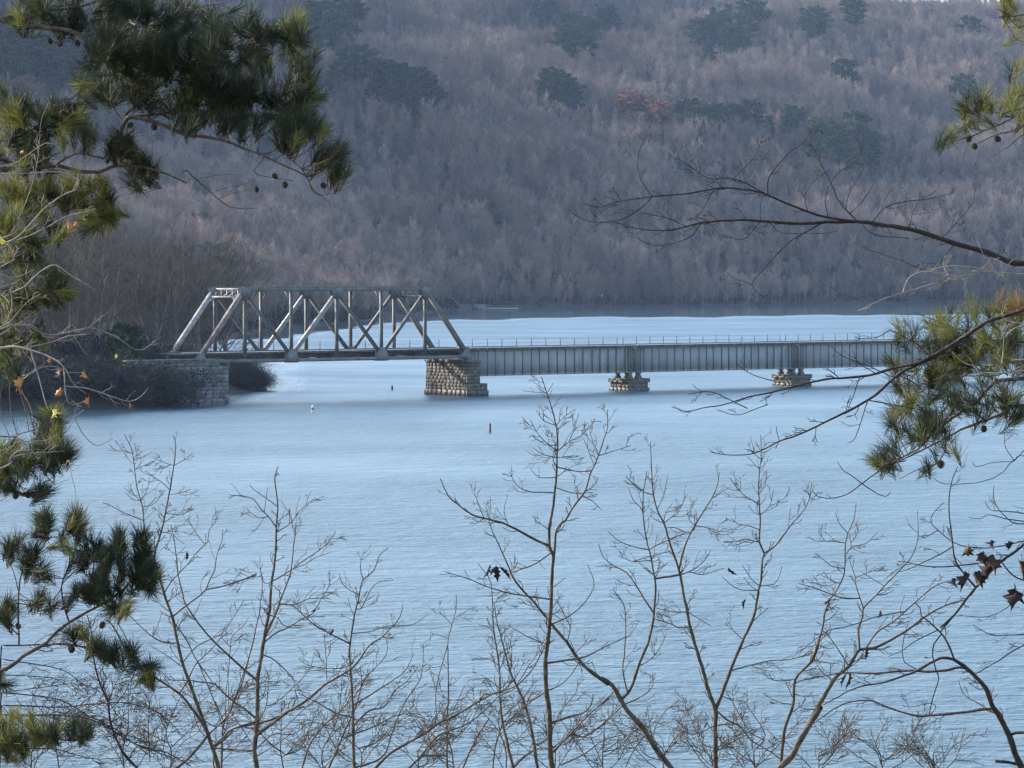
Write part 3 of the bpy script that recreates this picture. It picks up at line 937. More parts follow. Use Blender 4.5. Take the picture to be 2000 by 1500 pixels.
def conifer(h, seed, wide=0.5, round_=True, dens=1.0):
    """trunk and tiers of needle clumps"""
    r = np.random.default_rng(seed)
    T = MB(); C = MB()
    n = 8; f = np.linspace(0, 1, n)
    pts = np.column_stack([np.cumsum(r.normal(0, .008 * h, n)), np.cumsum(r.normal(0, .008 * h, n)), f * h * .95])
    T.tube(pts, h * .013 * (1 - f) + .02, 6)
    nb = 34
    for i in range(nb):
        g = (0.30 if round_ else 0.12) + 0.68 * (i + r.uniform(0, 1)) / nb
        k = g * (n - 1); k0 = min(int(k), n - 2)
        b = pts[k0] + (pts[k0 + 1] - pts[k0]) * (k - k0)
        a = i * 2.4 + r.uniform(-.5, .5)
        if round_: R = h * wide * math.sqrt(max(.05, 1 - ((g - .62) / .42) ** 2)) * r.uniform(.6, 1.1)
        else: R = h * wide * (1.02 - g) * r.uniform(.75, 1.15)
        d = unit(np.array((math.cos(a), math.sin(a), .25 if round_ else .05)))
        e = b + d * R
        T.tube(np.array([b, (b + e) / 2 + np.array((0, 0, -.02 * R)), e]), np.array([.05, .035, .015]) * h / 12, 4, cap=False)
        m = int(130 * dens * max(.4, R / (h * wide)))
        fr = r.uniform(.25, 1.05, m) ** .8
        cl = b + d * (fr * R)[:, None] + r.normal(0, 1, (m, 3)) * np.array((.11, .11, .05)) * R * 1.1
        s = h * r.uniform(.018, .042, m)
        nrm = unit(r.normal(size=(m, 3)) + np.array((0, 0, .4)))
        u = unit(np.cross(nrm, r.normal(size=(m, 3)))); v = np.cross(nrm, u)
        V = np.stack([cl + u * s[:, None], cl + v * (s * .5)[:, None], cl - u * s[:, None], cl - v * (s * .5)[:, None]], 1)
        o = np.arange(m)[:, None] * 4
        C.add(V.reshape(-1, 3), o + np.array([[0, 1, 2, 3]]))
    return T, C


def bush(h, w, seed, m=520):
    r = np.random.default_rng(seed)
    T = MB(); C = MB()
    for i in range(9):
        a = r.uniform(0, 6.28)
        e = np.array((math.cos(a) * w * .4 * r.uniform(.2, 1), math.sin(a) * w * .4 * r.uniform(.2, 1), h * r.uniform(.6, .95)))
        T.tube(np.array([e * 0, e * .5 + np.array((0, 0, .12 * h)), e]), np.array([.05, .035, .012]), 4, cap=False)
    nl = 12
    cen = np.column_stack([r.normal(0, w * .24, nl), r.normal(0, w * .24, nl), h * r.uniform(.1, .78, nl)])
    k = r.integers(0, nl, m)
    p = cen[k] + unit(r.normal(size=(m, 3))) * (r.uniform(.3, 1, m) ** .5)[:, None] * np.array((w * .25, w * .25, h * .25))
    p[:, 2] = np.abs(p[:, 2])
    s = r.uniform(.06, .14, m)
    nrm = unit(r.normal(size=(m, 3))); u = unit(np.cross(nrm, r.normal(size=(m, 3)))); v = np.cross(nrm, u)
    V = np.stack([p + u * s[:, None], p + v * (s * .6)[:, None], p - u * s[:, None], p - v * (s * .6)[:, None]], 1)
    C.add(V.reshape(-1, 3), np.arange(m)[:, None] * 4 + np.array([[0, 1, 2, 3]]))
    k = 620
    b = unit(r.normal(size=(k, 3)) * np.array((1, 1, .6)) + np.array((0, 0, .6)))
    c0 = cen[r.integers(0, nl, k)] * np.array((1, 1, .8)) + r.normal(0, .3, (k, 3))
    c0[:, 2] = np.abs(c0[:, 2])
    sticks(T, c0, b, h * r.uniform(.2, .5, k), np.full(k, .035), .25, r)
    return T, C


def joined(T, C, name, m1, m2):
    """trunk and crown in one mesh with two materials"""
    mb = MB()
    for part in (T, C):
        off = mb.n
        mb.v += part.v
        mb.q += [q + off for q in part.q]; mb.t += [t + off for t in part.t]
        mb.n += part.n
    me = mb.mesh(name, m1)
    me.materials.append(m2)
    nqT = sum(len(q) for q in T.q); nq = nqT + sum(len(q) for q in C.q)
    ntT = sum(len(t) for t in T.t); nt = ntT + sum(len(t) for t in C.t)
    idx = np.concatenate([np.zeros(nqT), np.ones(nq - nqT), np.zeros(ntT), np.ones(nt - ntT)]).astype(np.int32)
    me.polygons.foreach_set('material_index', idx)
    me.update()
    return me


# --- the far wood: one mass of bare trees
PROTO = []
for k in range(8):
    T, C = bare_tree(15.0, 100 + k, nl=26, ns=8, nt=6, up=.8 + .14 * (k % 3), spread=.22 + .03 * (k % 3), tw=FAR_TW, low=.30, fork=(k % 2 == 0))
    me = joined(T, C, 'bare_tree_kind', M['far_trunk'], M['far_twig'])
    PROTO.append(bpy.data.objects.new('bare_tree_kind', me))


def scatter_wood():
    P = []
    # even density over the ground seen, a little wider than the view
    D0, D1 = 740.0, 2650.0
    n = FAR_N
    D = np.sqrt(rng.uniform(D0 ** 2, D1 ** 2, n * 2)); a = rng.uniform(RAD(-11.5), RAD(11.5), n * 2)
    P = np.column_stack([D * np.sin(a), D * np.cos(a)])
    s = sdist(P)
    P = P[s > 1.5]
    # a fuller edge along the water
    e = []
    for i in range(14, len(SH) - 1):
        a_, b_ = SH[i], SH[i + 1]
        if b_[0] > 420: b_ = a_ + (b_ - a_) * min(1, (420 - a_[0]) / max(1, b_[0] - a_[0]))
        if a_[0] > 420: continue
        m = int(np.linalg.norm(b_ - a_) / 1.3)
        t = rng.uniform(0, 1, (m, 1)); q = a_ + (b_ - a_) * t + rng.uniform(-3, 12, (m, 2)) + np.array((0, 3))
        e.append(q)
    P = np.vstack([P] + e)
    s = sdist(P); P = P[s > 1.0]
    keep = np.ones(len(P), bool)
    for (x, y, rr) in EVERGREEN:           # evergreens keep a clearing, longest downhill
        v = P - np.array((x, y)); dd = -v[:, 1]
        keep &= ~((np.abs(v[:, 0]) < rr) & (dd > -rr) & (dd < rr * 1.8))
    P = P[keep]; s = sdist(P)
    z = ground(P)
    # leave out trees no sight line can reach: below the crest as seen from the eye
    n = len(P)
    edge = np.clip(s / 60, 0, 1)
    sc = rng.uniform(.75, 1.25, n) * (0.72 + .28 * edge)
    # stands of taller and shorter trees
    sc *= 1 + 0.18 * np.sin(P[:, 0] / 37 + 1.3) * np.sin(P[:, 1] / 61)
    small = rng.uniform(0, 1, n) < .18
    sc[small] *= .55
    me = bpy.data.meshes.new('woodland')
    me.vertices.add(n); me.vertices.foreach_set('co', np.column_stack([P, z - .3]).astype(np.float32).ravel())
    a1 = me.attributes.new('size', 'FLOAT_VECTOR', 'POINT')
    wd = sc * rng.uniform(.85, 1.2, n)
    a1.data.foreach_set('vector', np.column_stack([wd, wd, sc]).astype(np.float32).ravel())
    a2 = me.attributes.new('turn', 'FLOAT_VECTOR', 'POINT')
    a2.data.foreach_set('vector', np.column_stack([rng.normal(0, .05, n), rng.normal(0, .05, n), rng.uniform(0, 6.28, n)]).astype(np.float32).ravel())
    a3 = me.attributes.new('pick', 'INT', 'POINT')
    a3.data.foreach_set('value', rng.integers(0, len(PROTO), n).astype(np.int32))
    # stands differ in tone: greyer oaks, warmer and paler crowns in patches
    lw = lumps(P * 1.7 + 300) / 14.0; lw2 = lumps(P * 4.1 - 900) / 14.0
    tn = np.clip(1.0 + .22 * lw + .18 * lw2 + rng.normal(0, .11, n), .35, 2.2)
    pale = rng.uniform(0, 1, n) < .03; tn[pale] *= 1.35
    warm = np.clip(.5 + .5 * lw2 + rng.normal(0, .3, n), 0, 1)
    a4 = me.attributes.new('tone', 'FLOAT_VECTOR', 'POINT')
    a4.data.foreach_set('vector', np.column_stack([tn * (.96 + .12 * warm), tn * (.97 + .0 * warm), tn * (1.06 - .10 * warm)]).astype(np.float32).ravel())
    me.update()
    o = link('woodland', me)
    tag(o, 'mass of bare grey winter trees covering the far hillside', kind='stuff')
    ng = bpy.data.node_groups.new('woodland', 'GeometryNodeTree')
    ng.interface.new_socket('Geometry', in_out='INPUT', socket_type='NodeSocketGeometry')
    ng.interface.new_socket('Geometry', in_out='OUTPUT', socket_type='NodeSocketGeometry')
    gi = ng.nodes.new('NodeGroupInput'); go = ng.nodes.new('NodeGroupOutput')
    ip = ng.nodes.new('GeometryNodeInstanceOnPoints')
    jn = ng.nodes.new('GeometryNodeJoinGeometry')
    for p in PROTO:
        oi = ng.nodes.new('GeometryNodeObjectInfo')
        oi.inputs['Object'].default_value = p
        oi.inputs['As Instance'].default_value = True
        ng.links.new(oi.outputs['Geometry'], jn.inputs['Geometry'])
    def attr(nm, dt):
        a = ng.nodes.new('GeometryNodeInputNamedAttribute'); a.data_type = dt; a.inputs['Name'].default_value = nm
        return a.outputs['Attribute']
    ng.links.new(gi.outputs[0], ip.inputs['Points'])
    ng.links.new(jn.outputs['Geometry'], ip.inputs['Instance'])
    ip.inputs['Pick Instance'].default_value = True
    ng.links.new(attr('pick', 'INT'), ip.inputs['Instance Index'])
    e2r = ng.nodes.new('FunctionNodeEulerToRotation')
    ng.links.new(attr('turn', 'FLOAT_VECTOR'), e2r.inputs[0])
    ng.links.new(e2r.outputs[0], ip.inputs['Rotation'])
    ng.links.new(attr('size', 'FLOAT_VECTOR'), ip.inputs['Scale'])
    ng.links.new(ip.outputs[0], go.inputs[0])
    md = o.modifiers.new('woodland', 'NODES'); md.node_group = ng
    print('woodland trees', n)




# --- trees of which each can be told apart
def tree_thing(name, parts, loc, scale, label, cat, group=None, rz=None, mats=None):
    """parts: (trunk mesh, crown mesh), shared by all trees of that kind"""
    root = empty(name, loc, random.uniform(0, 6.28) if rz is None else rz)
    root.scale = (scale[0], scale[0], scale[1]) if isinstance(scale, tuple) else (scale,) * 3
    tag(root, label, cat, group)
    link('trunk', parts[0], root); link('crown', parts[1], root)
    return root


def kinds(gen, name, mt, mc, n, *a, **k):
    out = []
    for i in range(n):
        T, C = gen(*a, seed=1000 + hash(name) % 1 + i * 7 + len(name), **k) if False else gen(a[0], 40 + i * 7 + len(name), *a[1:], **k)
        out.append((T.mesh(name + '_trunk', mt), C.mesh(name + '_crown', mc)))
    return out


pine_round = kinds(conifer, 'pine', M['pine_bark'], M['conifer'], 4, 12.0, 0.34, True)
pine_tall = kinds(conifer, 'pine', M['pine_bark'], M['conifer'], 3, 12.0, 0.26, False)
pine_pale = kinds(conifer, 'pine_pale', M['pine_bark'], M['pale_conifer'], 3, 12.0, 0.34, True)
oak_russet = kinds(conifer, 'oak', M['bank_trunk'], M['russet'], 2, 12.0, 0.36, True)


EVERGREEN = []


def shade_leaves():  # bushes added to make the lower slope look shaded
    """dark evergreen leaves standing in for shade on the lower slope: one mass"""
    n = 16000
    D = np.sqrt(rng.uniform(760.0 ** 2, 1950.0 ** 2, n * 3)); a = rng.uniform(RAD(-11.5), RAD(11.5), n * 3)
    P = np.column_stack([D * np.sin(a), D * np.cos(a)]); s = sdist(P)
    k = (s > .5) & (s < 330) & (rng.uniform(0, 1, len(s)) < 1.15 * np.exp(-s / 190.0)) & (lumps(P * 2.3) > -9)
    P = P[k][:n]; z = ground(P)
    mb = MB()
    m = 26
    for i in range(3):
        pass
    h = rng.uniform(1.4, 4.6, len(P))
    c = np.repeat(np.column_stack([P, z]), m, 0); hh = np.repeat(h, m)
    d = rng.normal(size=(len(c), 3)) * np.array((.55, .55, .28)); d[:, 2] = np.abs(d[:, 2]) + .05
    c = c + d * hh[:, None]
    sz = rng.uniform(.22, .5, len(c))
    nrm = unit(rng.normal(size=(len(c), 3))); u = unit(np.cross(nrm, rng.normal(size=(len(c), 3)))); v = np.cross(nrm, u)
    V = np.stack([c + u * sz[:, None], c + v * (sz * .55)[:, None], c - u * sz[:, None], c - v * (sz * .55)[:, None]], 1)
    mb.add(V.reshape(-1, 3), np.arange(len(c))[:, None] * 4 + np.array([[0, 1, 2, 3]]))
    o = mb.build('shade_undergrowth', M['bush']); tag(o, 'dark evergreen leaf mass added as shade on the lower slope of the far hill', kind='stuff')



def plant_far(lst, kind, name, label, cat, group, hpx=(40, 55), seen=None, cy=0.55):
    for i, (x, y) in enumerate(lst):
        hx = random.uniform(*hpx)
        near = y > 420                        # on the low bank the trees stand free
        can = 5.0 if near else 14.0           # elsewhere only the part above the bare canopy shows
        hp = hit_ground(x, y + hx * .42, 420 if near else 700, off=can)
        if hp is None: continue
        h = hx * .85 * hp[1] / F
        sc = (can + h) / 12.0
        EVERGREEN.append((hp[0], hp[1], sc * 3.2))
        lab = label if isinstance(label, str) else label[i]
        tree_thing(name, kind[i % len(kind)], (hp[0], hp[1], hp[2] - .3), (sc * random.uniform(.8, 1.1) * (1 if h < 9 else 1.1), sc), lab, cat, group)


plant_far([(30, 110), (80, 100), (130, 112), (172, 125), (60, 80), (10, 85), (110, 75), (150, 90)], pine_round, 'pine_tree',
          'dark pine in the stand glimpsed between the upper left pine sprays', 'pine tree', 'pines on the hill behind the left pine', (60, 85))
plant_far([(620, 30), (652, 22), (690, 8), (560, 60), (590, 95), (640, 62), (610, 70), (670, 45)], pine_round, 'pine_tree',
          'blue green pine at the top of the hill just right of the big pine sprays', 'pine tree', 'pines high on the hill left of centre', (50, 75))
plant_far([(650, 128), (690, 135), (720, 125), (748, 138), (780, 142), (812, 150), (840, 165), (730, 158), (765, 165), (800, 172), (700, 115)], pine_tall + pine_round, 'pine_tree',
          'dark pine in the long stand left of centre above the truss', 'pine tree', 'pines in the long stand left of centre', (45, 70))
plant_far([(1075, 148), (1100, 158), (1118, 172)], pine_round, 'pine_tree',
          ['flat topped dark pine alone right of centre on the hill', 'dark pine touching the right side of the flat topped pine', 'small low pine trailing right of the flat topped pair'], 'pine tree', 'three pines right of centre', (36, 46))
plant_far([(1120, 40), (1150, 55), (1185, 28), (1100, 62), (1062, 12), (1135, 75)], pine_round, 'pine_tree',
          'dark pine in the loose cluster at the top centre of the hill', 'pine tree', 'pines at the top centre', (38, 52))
plant_far([(1390, 20), (1420, 14), (1452, 8), (1400, 52), (1372, 62), (1440, 72), (1462, 24), (1385, 88), (1420, 95), (1410, 35)], pine_tall + pine_round, 'pine_tree',
          'dark blue pine in the dense stand at the top right of centre', 'pine tree', 'pines in the dense stand top right of centre', (55, 80))
plant_far([(1590, 34), (1664, 12), (1652, 135), (1888, 48), (1880, 165)], pine_round, 'pine_tree',
          ['small dim pine high on the slope right of the dense stand', 'dim pine at the very top edge of the hill', 'lone round pine in the middle of the bare right hand slope', 'round pine near the ridge beside the upper right pine spray', 'faint pine above the right hand pine spray tip'], 'pine tree', None, (42, 56))
plant_far([(1345, 208), (1400, 214), (1440, 218), (1466, 212), (1500, 224), (1530, 228), (1562, 205), (1545, 222), (1380, 222)], pine_round + pine_tall, 'pine_tree',
          'dark pine in the row along the spur above the bare oak bough', 'pine tree', 'pines in the row along the spur', (30, 48))
plant_far([(1610, 245), (1640, 256), (1672, 262), (1630, 282), (1690, 278), (1600, 262), (1660, 240), (1655, 300)], pine_pale + pine_round, 'pine_tree',
          'bushy green pine at the right end of the spur row, behind the bough tips', 'pine tree', 'pines at the right end of the spur', (48, 66))
plant_far([(412, 505), (470, 500), (440, 530), (505, 520), (385, 470)], pine_pale, 'pine_tree',
          'olive green pine in the grove standing right behind the truss portal', 'pine tree', 'olive pines behind the truss portal', (70, 95))
plant_far([(395, 440), (335, 445), (250, 690)], pine_round, 'pine_tree', ['dark pine at the left end of the pale rock ledge', 'dim pine left of the ledge among bare trees', 'dark squat pine low in the left bank thicket'], 'pine tree', None, (50, 70))
plant_far([(1258, 200), (1285, 212), (1225, 192), (45, 160)], oak_russet, 'oak_tree',
          ['russet leaved oak on the bare slope above the bough, the reddest', 'dull russet oak touching the right side of the reddest oak', 'faded russet oak just left of the reddest oak', 'pinkish russet oak showing left of the upper pine sprays'], 'oak tree', None, (34, 46))

scatter_wood()
shade_leaves()

bank_tree = []
for i in range(7):
    T, C = bare_tree(13.0, 300 + i, nl=34, ns=9, nt=7, up=.55 + .12 * (i % 4), spread=.27 + .03 * (i % 3), tw=.030, low=.16, fork=(i % 2 == 0))
    bank_tree.append((T.mesh('bank_tree_trunk', M['bank_trunk']), C.mesh('bank_tree_crown', M['mid_twig'])))
thicket = []
for i in range(5):
    T, C = bush(3.6, 4.6, 500 + i)
    thicket.append((T.mesh('bush_stem', M['thicket_twig']), C.mesh('bush_crown', M['bush'])))

# bare trees on the low left bank between the near shore and the truss
cnt = 0
cand = []
for _ in range(4000):
    D = random.uniform(412, 760); u = random.uniform(-0.175, -0.052)
    x, y = u * D, D
    if len(cand) >= 150: break
    s = float(sdist(np.array([(x, y)]))[0])
    if s < 3: continue
    # keep the railway clear
    rel = Vector((x, y, 0)) - BO
    t, n = rel.dot(BD), rel.dot(BN)
    if -1.5 < n < 8.5 and t < 8: continue
    if n <= -1.5 and t > -46: continue
    if any((x - a) ** 2 + (y - b) ** 2 < 3.8 ** 2 for a, b, _ in cand): continue
    cand.append((x, y, n))
for i, (x, y, n) in enumerate(cand):
    near = n < 0
    sc = random.uniform(.9, 1.45) * (0.9 if near else 1.0)
    px = 1000 + F * x / y
    if near: lab, grp = 'bare grey brown tree on the near left bank in front of the railway', 'bare trees on the near left bank'
    elif px < 330: lab, grp = 'bare grey tree standing behind the railway left of the truss', 'bare trees left of the truss'
    else: lab, grp = 'bare grey tree seen above and through the truss', 'bare trees behind the truss'
    tree_thing('bare_tree', bank_tree[i % 7], (x, y, gz(x, y) - .2), (sc * random.uniform(.95, 1.25), sc), lab, 'tree', grp)
# dark thickets along the waterline
spots = []
for px in list(range(-90, 345, 12)):
    X, D = shore(px, 798 - 0.010 * px + random.uniform(-3, 1)); spots.append((X, D + random.uniform(.6, 3), random.uniform(1.0, 1.6), 0))
for px in list(range(-60, 350, 20)):
    X, D = shore(px, 785); spots.append((X, D + random.uniform(1, 7), random.uniform(1.4, 2.1), 0))
for k in range(24):
    px = random.uniform(448, 500); X, D = shore(px, 763.5 + random.uniform(-1, 1) - max(0, px - 500) * .06); spots.append((X, D + random.uniform(0.3, 5), random.uniform(.6, .88), 1))
for k in range(26):
    f = random.uniform(0, 1); i = random.choice([10, 11, 12, 13, 14, 15, 16])
    p = SH[i] + (SH[i + 1] - SH[i]) * f
    spots.append((p[0] - random.uniform(1, 7), p[1] + random.uniform(1, 6), random.uniform(.8, 1.5), 2))
labs = ['dark thicket bush on the shaded left waterline beside the abutment', 'dark rounded bush on the bank end behind the abutment, under the truss', 'dark shoreline bush seen through the truss']
grps = ['thicket along the left waterline', 'bushes behind the abutment', 'shoreline bushes behind the truss']
for i, (x, y, sc, g) in enumerate(spots):
    if float(sdist(np.array([(x, y)]))[0]) < 0.3: y += 2
    r_ = empty('thicket_bush', (x, y, gz(x, y) - .15), random.uniform(0, 6.28)); r_.scale = (sc * 1.15, sc * 1.15, sc)
    tag(r_, labs[g], 'bush', grps[g])
    link('stem', thicket[i % 5][0], r_); link('crown', thicket[i % 5][1], r_)
# ------------------------------------------------------------------ trees close to the viewer
# branch lines are given as seen from the viewer: frame of reference letter, thickness at both ends, twig density, points
REG = dict(A=(100, 830, .2267), B=(100, 1160, .2267), C=(420, 880, .22), D=(420, 1180, .22), E=(840, 720, .26667), F=(840, 1100, .26667),
           G=(1150, 820, .2267), H=(1150, 1150, .2333), I=(1560, 900, .22), J=(1560, 1170, .22), K=(1300, 0, .35), L=(1640, 0, .22), M=(1650, 560, .2533),
           N=(1100, 220, .45), O=(0, 0, .35), P=(0, 300, .26667), Q=(0, 650, .2333), S=(0, 880, .4132), T=(1380, 560, .31), Z=(0, 0, 1.0))


def parse(txt):
    """'A:x,y B:x,y x,y ...' -> frame points"""
    pts = []; reg = 'Z'
    for w in txt.split():
        if w[1] == ':': reg = w[0]; w = w[2:]
        a, b = w.split(',')
        ox, oy, k = REG[reg]
        pts.append((ox + float(a) * k, oy + float(b) * k))
    return np.array(pts)


def smooth_line(p, step):
    """Catmull-Rom through the points"""
    p = np.asarray(p, float)
    if len(p) == 2: p = np.vstack([p[0], (p[0] + p[1]) / 2, p[1]])
    q = np.vstack([2 * p[0] - p[1], p, 2 * p[-1] - p[-2]])
    out = []
    for i in range(1, len(q) - 2):
        m = max(2, int(np.linalg.norm((q[i + 1] - q[i])[:2]) / step))
        for t in np.arange(m) / m:
            a, b, c, d = q[i - 1], q[i], q[i + 1], q[i + 2]
            out.append(0.5 * ((2 * b) + (c - a) * t + (2 * a - 5 * b + 4 * c - d) * t * t + (3 * b - a - 3 * c + d) * t ** 3))
    out.append(q[-2])
    return np.array(out)


def to3(pts, Y):
    """rows of (x, y, extra depth) -> world"""
    return np.array([pw(a, b, Y + d) for a, b, d in pts])


class Tree:
    """gathers the limbs of one near tree; every limb a part"""
    def __init__(s, Y, seed):
        s.Y = Y; s.r = np.random.default_rng(seed); s.px = Y / F; s.limbs = []; s.lines = []; s.tips = []

    def twig(s, mb, p, ang, L, w, lev, curve, bud=True):
        """one fine shoot in frame space with its side shoots; p = (x, y, depth)"""
        r = s.r; n = 5
        q = [np.array(p, float)]; a = ang
        dz = r.normal(0, .45) * s.px
        for i in range(n):
            a += curve / n + r.normal(0, .10)
            q.append(q[-1] + np.array((math.cos(a) * L / n, math.sin(a) * L / n, dz * L / n)))
        q = np.array(q)
        f = np.linspace(0, 1, n + 1)
        rad = w * (1 - .5 * f) / 2 * s.px
        if bud: rad[-1] *= 1.5; rad[-2] *= 1.15
        mb.tube(to3(q, s.Y), rad, 4)
        if lev > 0:
            for k in range(r.integers(1, 4) if lev > 1 else r.integers(0, 3)):
                g = r.uniform(.3, .9); i = min(int(g * n), n - 1)
                b = q[i] + (q[i + 1] - q[i]) * (g * n - i)
                sd = r.choice((-1, 1))
                s.twig(mb, b, a * .5 + ang * .5 + sd * r.uniform(.5, 1.0), L * r.uniform(.25, .55), max(1.0, w * .75), lev - 1, -sd * r.uniform(.1, .8))

    def limb(s, txt, d0, d1, tw=1.0, tl=(16, 48), z0=None, z1=None, step=9, tail=None, wob=1.0):
        """trace one limb. z0, z1 = depth offset in metres at both ends"""
        r = s.r
        p = parse(txt) if isinstance(txt, str) else np.asarray(txt, float)
        L = np.linalg.norm(np.diff(p, axis=0), axis=1).sum()
        if s.lines and (p[0, 0] > 2004 or p[0, 0] < -4) and p[0, 1] < 1500 and tail is None:
            al = np.vstack(s.lines); dd = np.hypot(al[:, 0] - p[0, 0], al[:, 1] - p[0, 1])
            if dd.min() > 16:                     # run on, outside the frame, to the tree's own trunk
                tk = s.lines[0]; dx = abs(np.mean(tk[:, 0]) - p[0, 0])
                i = np.argmin(np.abs(tk[:, 1] - (p[0, 1] + .22 * dx)))
                q0 = tk[i, :2]; m0 = q0 * .45 + p[0] * .55 + np.array((0, .06 * dx))
                p = np.vstack([q0, m0, p]); L = np.linalg.norm(np.diff(p, axis=0), axis=1).sum(); z0 = tk[i, 2]; d0 = d0 * 1.25
        if z0 is None:                            # spring from the limb it touches
            z0 = 0.0
            if s.lines:
                al = np.vstack(s.lines); dd = np.hypot(al[:, 0] - p[0, 0], al[:, 1] - p[0, 1]); i = np.argmin(dd)
                if dd[i] < 16: z0 = al[i, 2]; p = p.copy(); p[0] = al[i, :2]
        if z1 is None: z1 = z0 + r.normal(0, .30) * min(1.5, L * s.px)
        c = np.concatenate([[0], np.cumsum(np.linalg.norm(np.diff(p, axis=0), axis=1))]) / L
        p3 = np.column_stack([p, z0 + (z1 - z0) * c])
        q = smooth_line(p3, step)
        f = np.linspace(0, 1, len(q))
        nz = np.cumsum(r.normal(0, .35, (len(q), 2)), axis=0); nz -= nz[-1] * f[:, None]
        q[:, :2] += np.clip(nz, -2.2, 2.2) * wob
        rad = (d0 + (d1 - d0) * f) / 2 * s.px * (1 + .10 * np.sin(f * L / 9 + r.uniform(0, 6)) * r.uniform(.3, 1, len(q)))
        mb = MB()
        if tail is not None:                      # carries on outside the frame, given in metres
            W = to3(q, s.Y)
            tp = np.array(tail, float)
            m = max(3, int(np.linalg.norm(tp - W[0]) / .25)); g = np.linspace(1, 0, m, endpoint=False)[:, None]
            W = np.vstack([W[0] + (tp - W[0]) * g, W]); rad = np.concatenate([np.full(m, rad[0]) * (1 + .35 * g[:, 0]), rad])
            mb.tube(W, rad, 8 if d0 > 5 else 5)
        else:
            mb.tube(to3(q, s.Y), rad, 8 if d0 > 5 else 5)
        n = r.poisson(max(0, L / 21.0 * tw))
        for k in range(n):
            g = r.uniform(.12, 1.0) ** .8
            i = min(int(g * (len(q) - 1)), len(q) - 2)
            t = q[i + 1] - q[i]; a0 = math.atan2(t[1], t[0])
            sd = r.choice((-1, 1))
            a = a0 + sd * r.uniform(.6, 1.15)
            up = math.sin(a)
            cv = -sd * r.uniform(.2, .9)
            if up > .2: cv = (-1 if math.cos(a) > 0 else 1) * r.uniform(.6, 1.5)   # droopers turn up again
            s.twig(mb, q[i], a, r.uniform(*tl) * (1.15 - .5 * g), max(1.15, min(1.9, (d0 + (d1 - d0) * g) * .5)), 2 if r.random() < .55 else 1, cv)
        s.limbs.append((mb, d0)); s.lines.append(q); s.tips.append(q[-1])
        return q

    def finish(s, name, label, cat, mat, group=None, base=None, trunk=0):
        """base = ground point; the limb number 'trunk' becomes the trunk"""
        root = empty(name, base)
        tag(root, label, cat, group)
        off = -Vector(base)
        for i, (mb, d0) in enumerate(s.limbs):
            mb.build('trunk' if i == trunk else 'branch', mat, root, off, smooth=True)
        s.root = root; s.off = off
        return root


def foot(x, Y, dx=0.0):
    """where a stem that leaves the frame at the bottom meets the bank"""
    X = pw(x, 1500, Y)[0] + dx
    return (X, Y, float(near_ground(np.float64(X), np.float64(Y))) - 0.15)


def dead_leaf(kind, seed, curl=0.5):
    """lobed leaf about 1 long, hanging down from its stalk"""
    r = np.random.default_rng(seed)
    lob = {'maple': [(0, 0), (.16, .05), (.42, -.02), (.34, .22), (.62, .38), (.36, .46), (.38, .66), (.17, .62), (0, 1.0)],
           'oak': [(0, 0), (.10, .10), (.24, .12), (.14, .26), (.34, .38), (.16, .48), (.30, .66), (.14, .72), (0, 1.0)]}[kind]
    mb = MB(); n = len(lob)
    m = 5; V = []
    for j in range(n):
        w, l = lob[j]
        for i in range(-m + 1, m):
            x = w * i / (m - 1)
            y = l
            V.append((x * (1 - .25 * curl), curl * (.55 * x * x / .3 + .18 * math.sin(l * 4 + seed)) + r.normal(0, .012), -y + .08 * x * r.normal(0, 1)))
    k = 2 * m - 1
    q = [(j * k + i, j * k + i + 1, (j + 1) * k + i + 1, (j + 1) * k + i) for j in range(n - 1) for i in range(k - 1)]
    mb.add(V, q)
    mb.tube([(0, 0, .35), (0.02, 0, .15), (0, 0, -.05)], [.014, .012, .012], 4)
    return mb


_leafs = {}


def add_leaf(tree, x, y, Y, size, mat, kind='maple', tilt=0.0, label=None, k=0, top=False):
    key = (kind, mat, k % 3)
    if key not in _leafs:
        _leafs[key] = dead_leaf(kind, k % 3 + 5, .35 + .2 * (k % 3)).mesh('dead_leaf', M[mat], True)
    o = link('dead_leaf', _leafs[key], tree.root)
    o.location = Vector(pw(x, y, Y)) + tree.off
    o.scale = (size * random.uniform(.45, .8), size * 1.3, size)
    o.rotation_euler = (random.uniform(-.3, .3), tilt, random.uniform(-.9, .9))
    if label: tag(o, label)
    return o


# ---- saplings along the bottom of the view
def sapling(Y, seed, trunk, d, label, limbs, mat='bark', tw=1.0, base_dx=0.0, foot_x=None, name='sapling', group='bare saplings on the near bank', cat='sapling'):
    t = Tree(Y, seed)
    p = parse(trunk)
    ft = foot(p[0, 0] if foot_x is None else foot_x, Y, base_dx)
    t.limb(p, d[0] * .92, d[1], tw * .9, tail=ft)
    for l in limbs:
        arch = isinstance(l[0], str) and l[0].startswith('B:-4')
        t.limb(l[0], l[1] * .9, l[2], tw * (l[3] if len(l) > 3 else 1.0), tail=foot(-150, Y) if arch else (l[4] if len(l) > 4 else None))
    t.finish(name, label, cat, M[mat], group, ft)
    return t


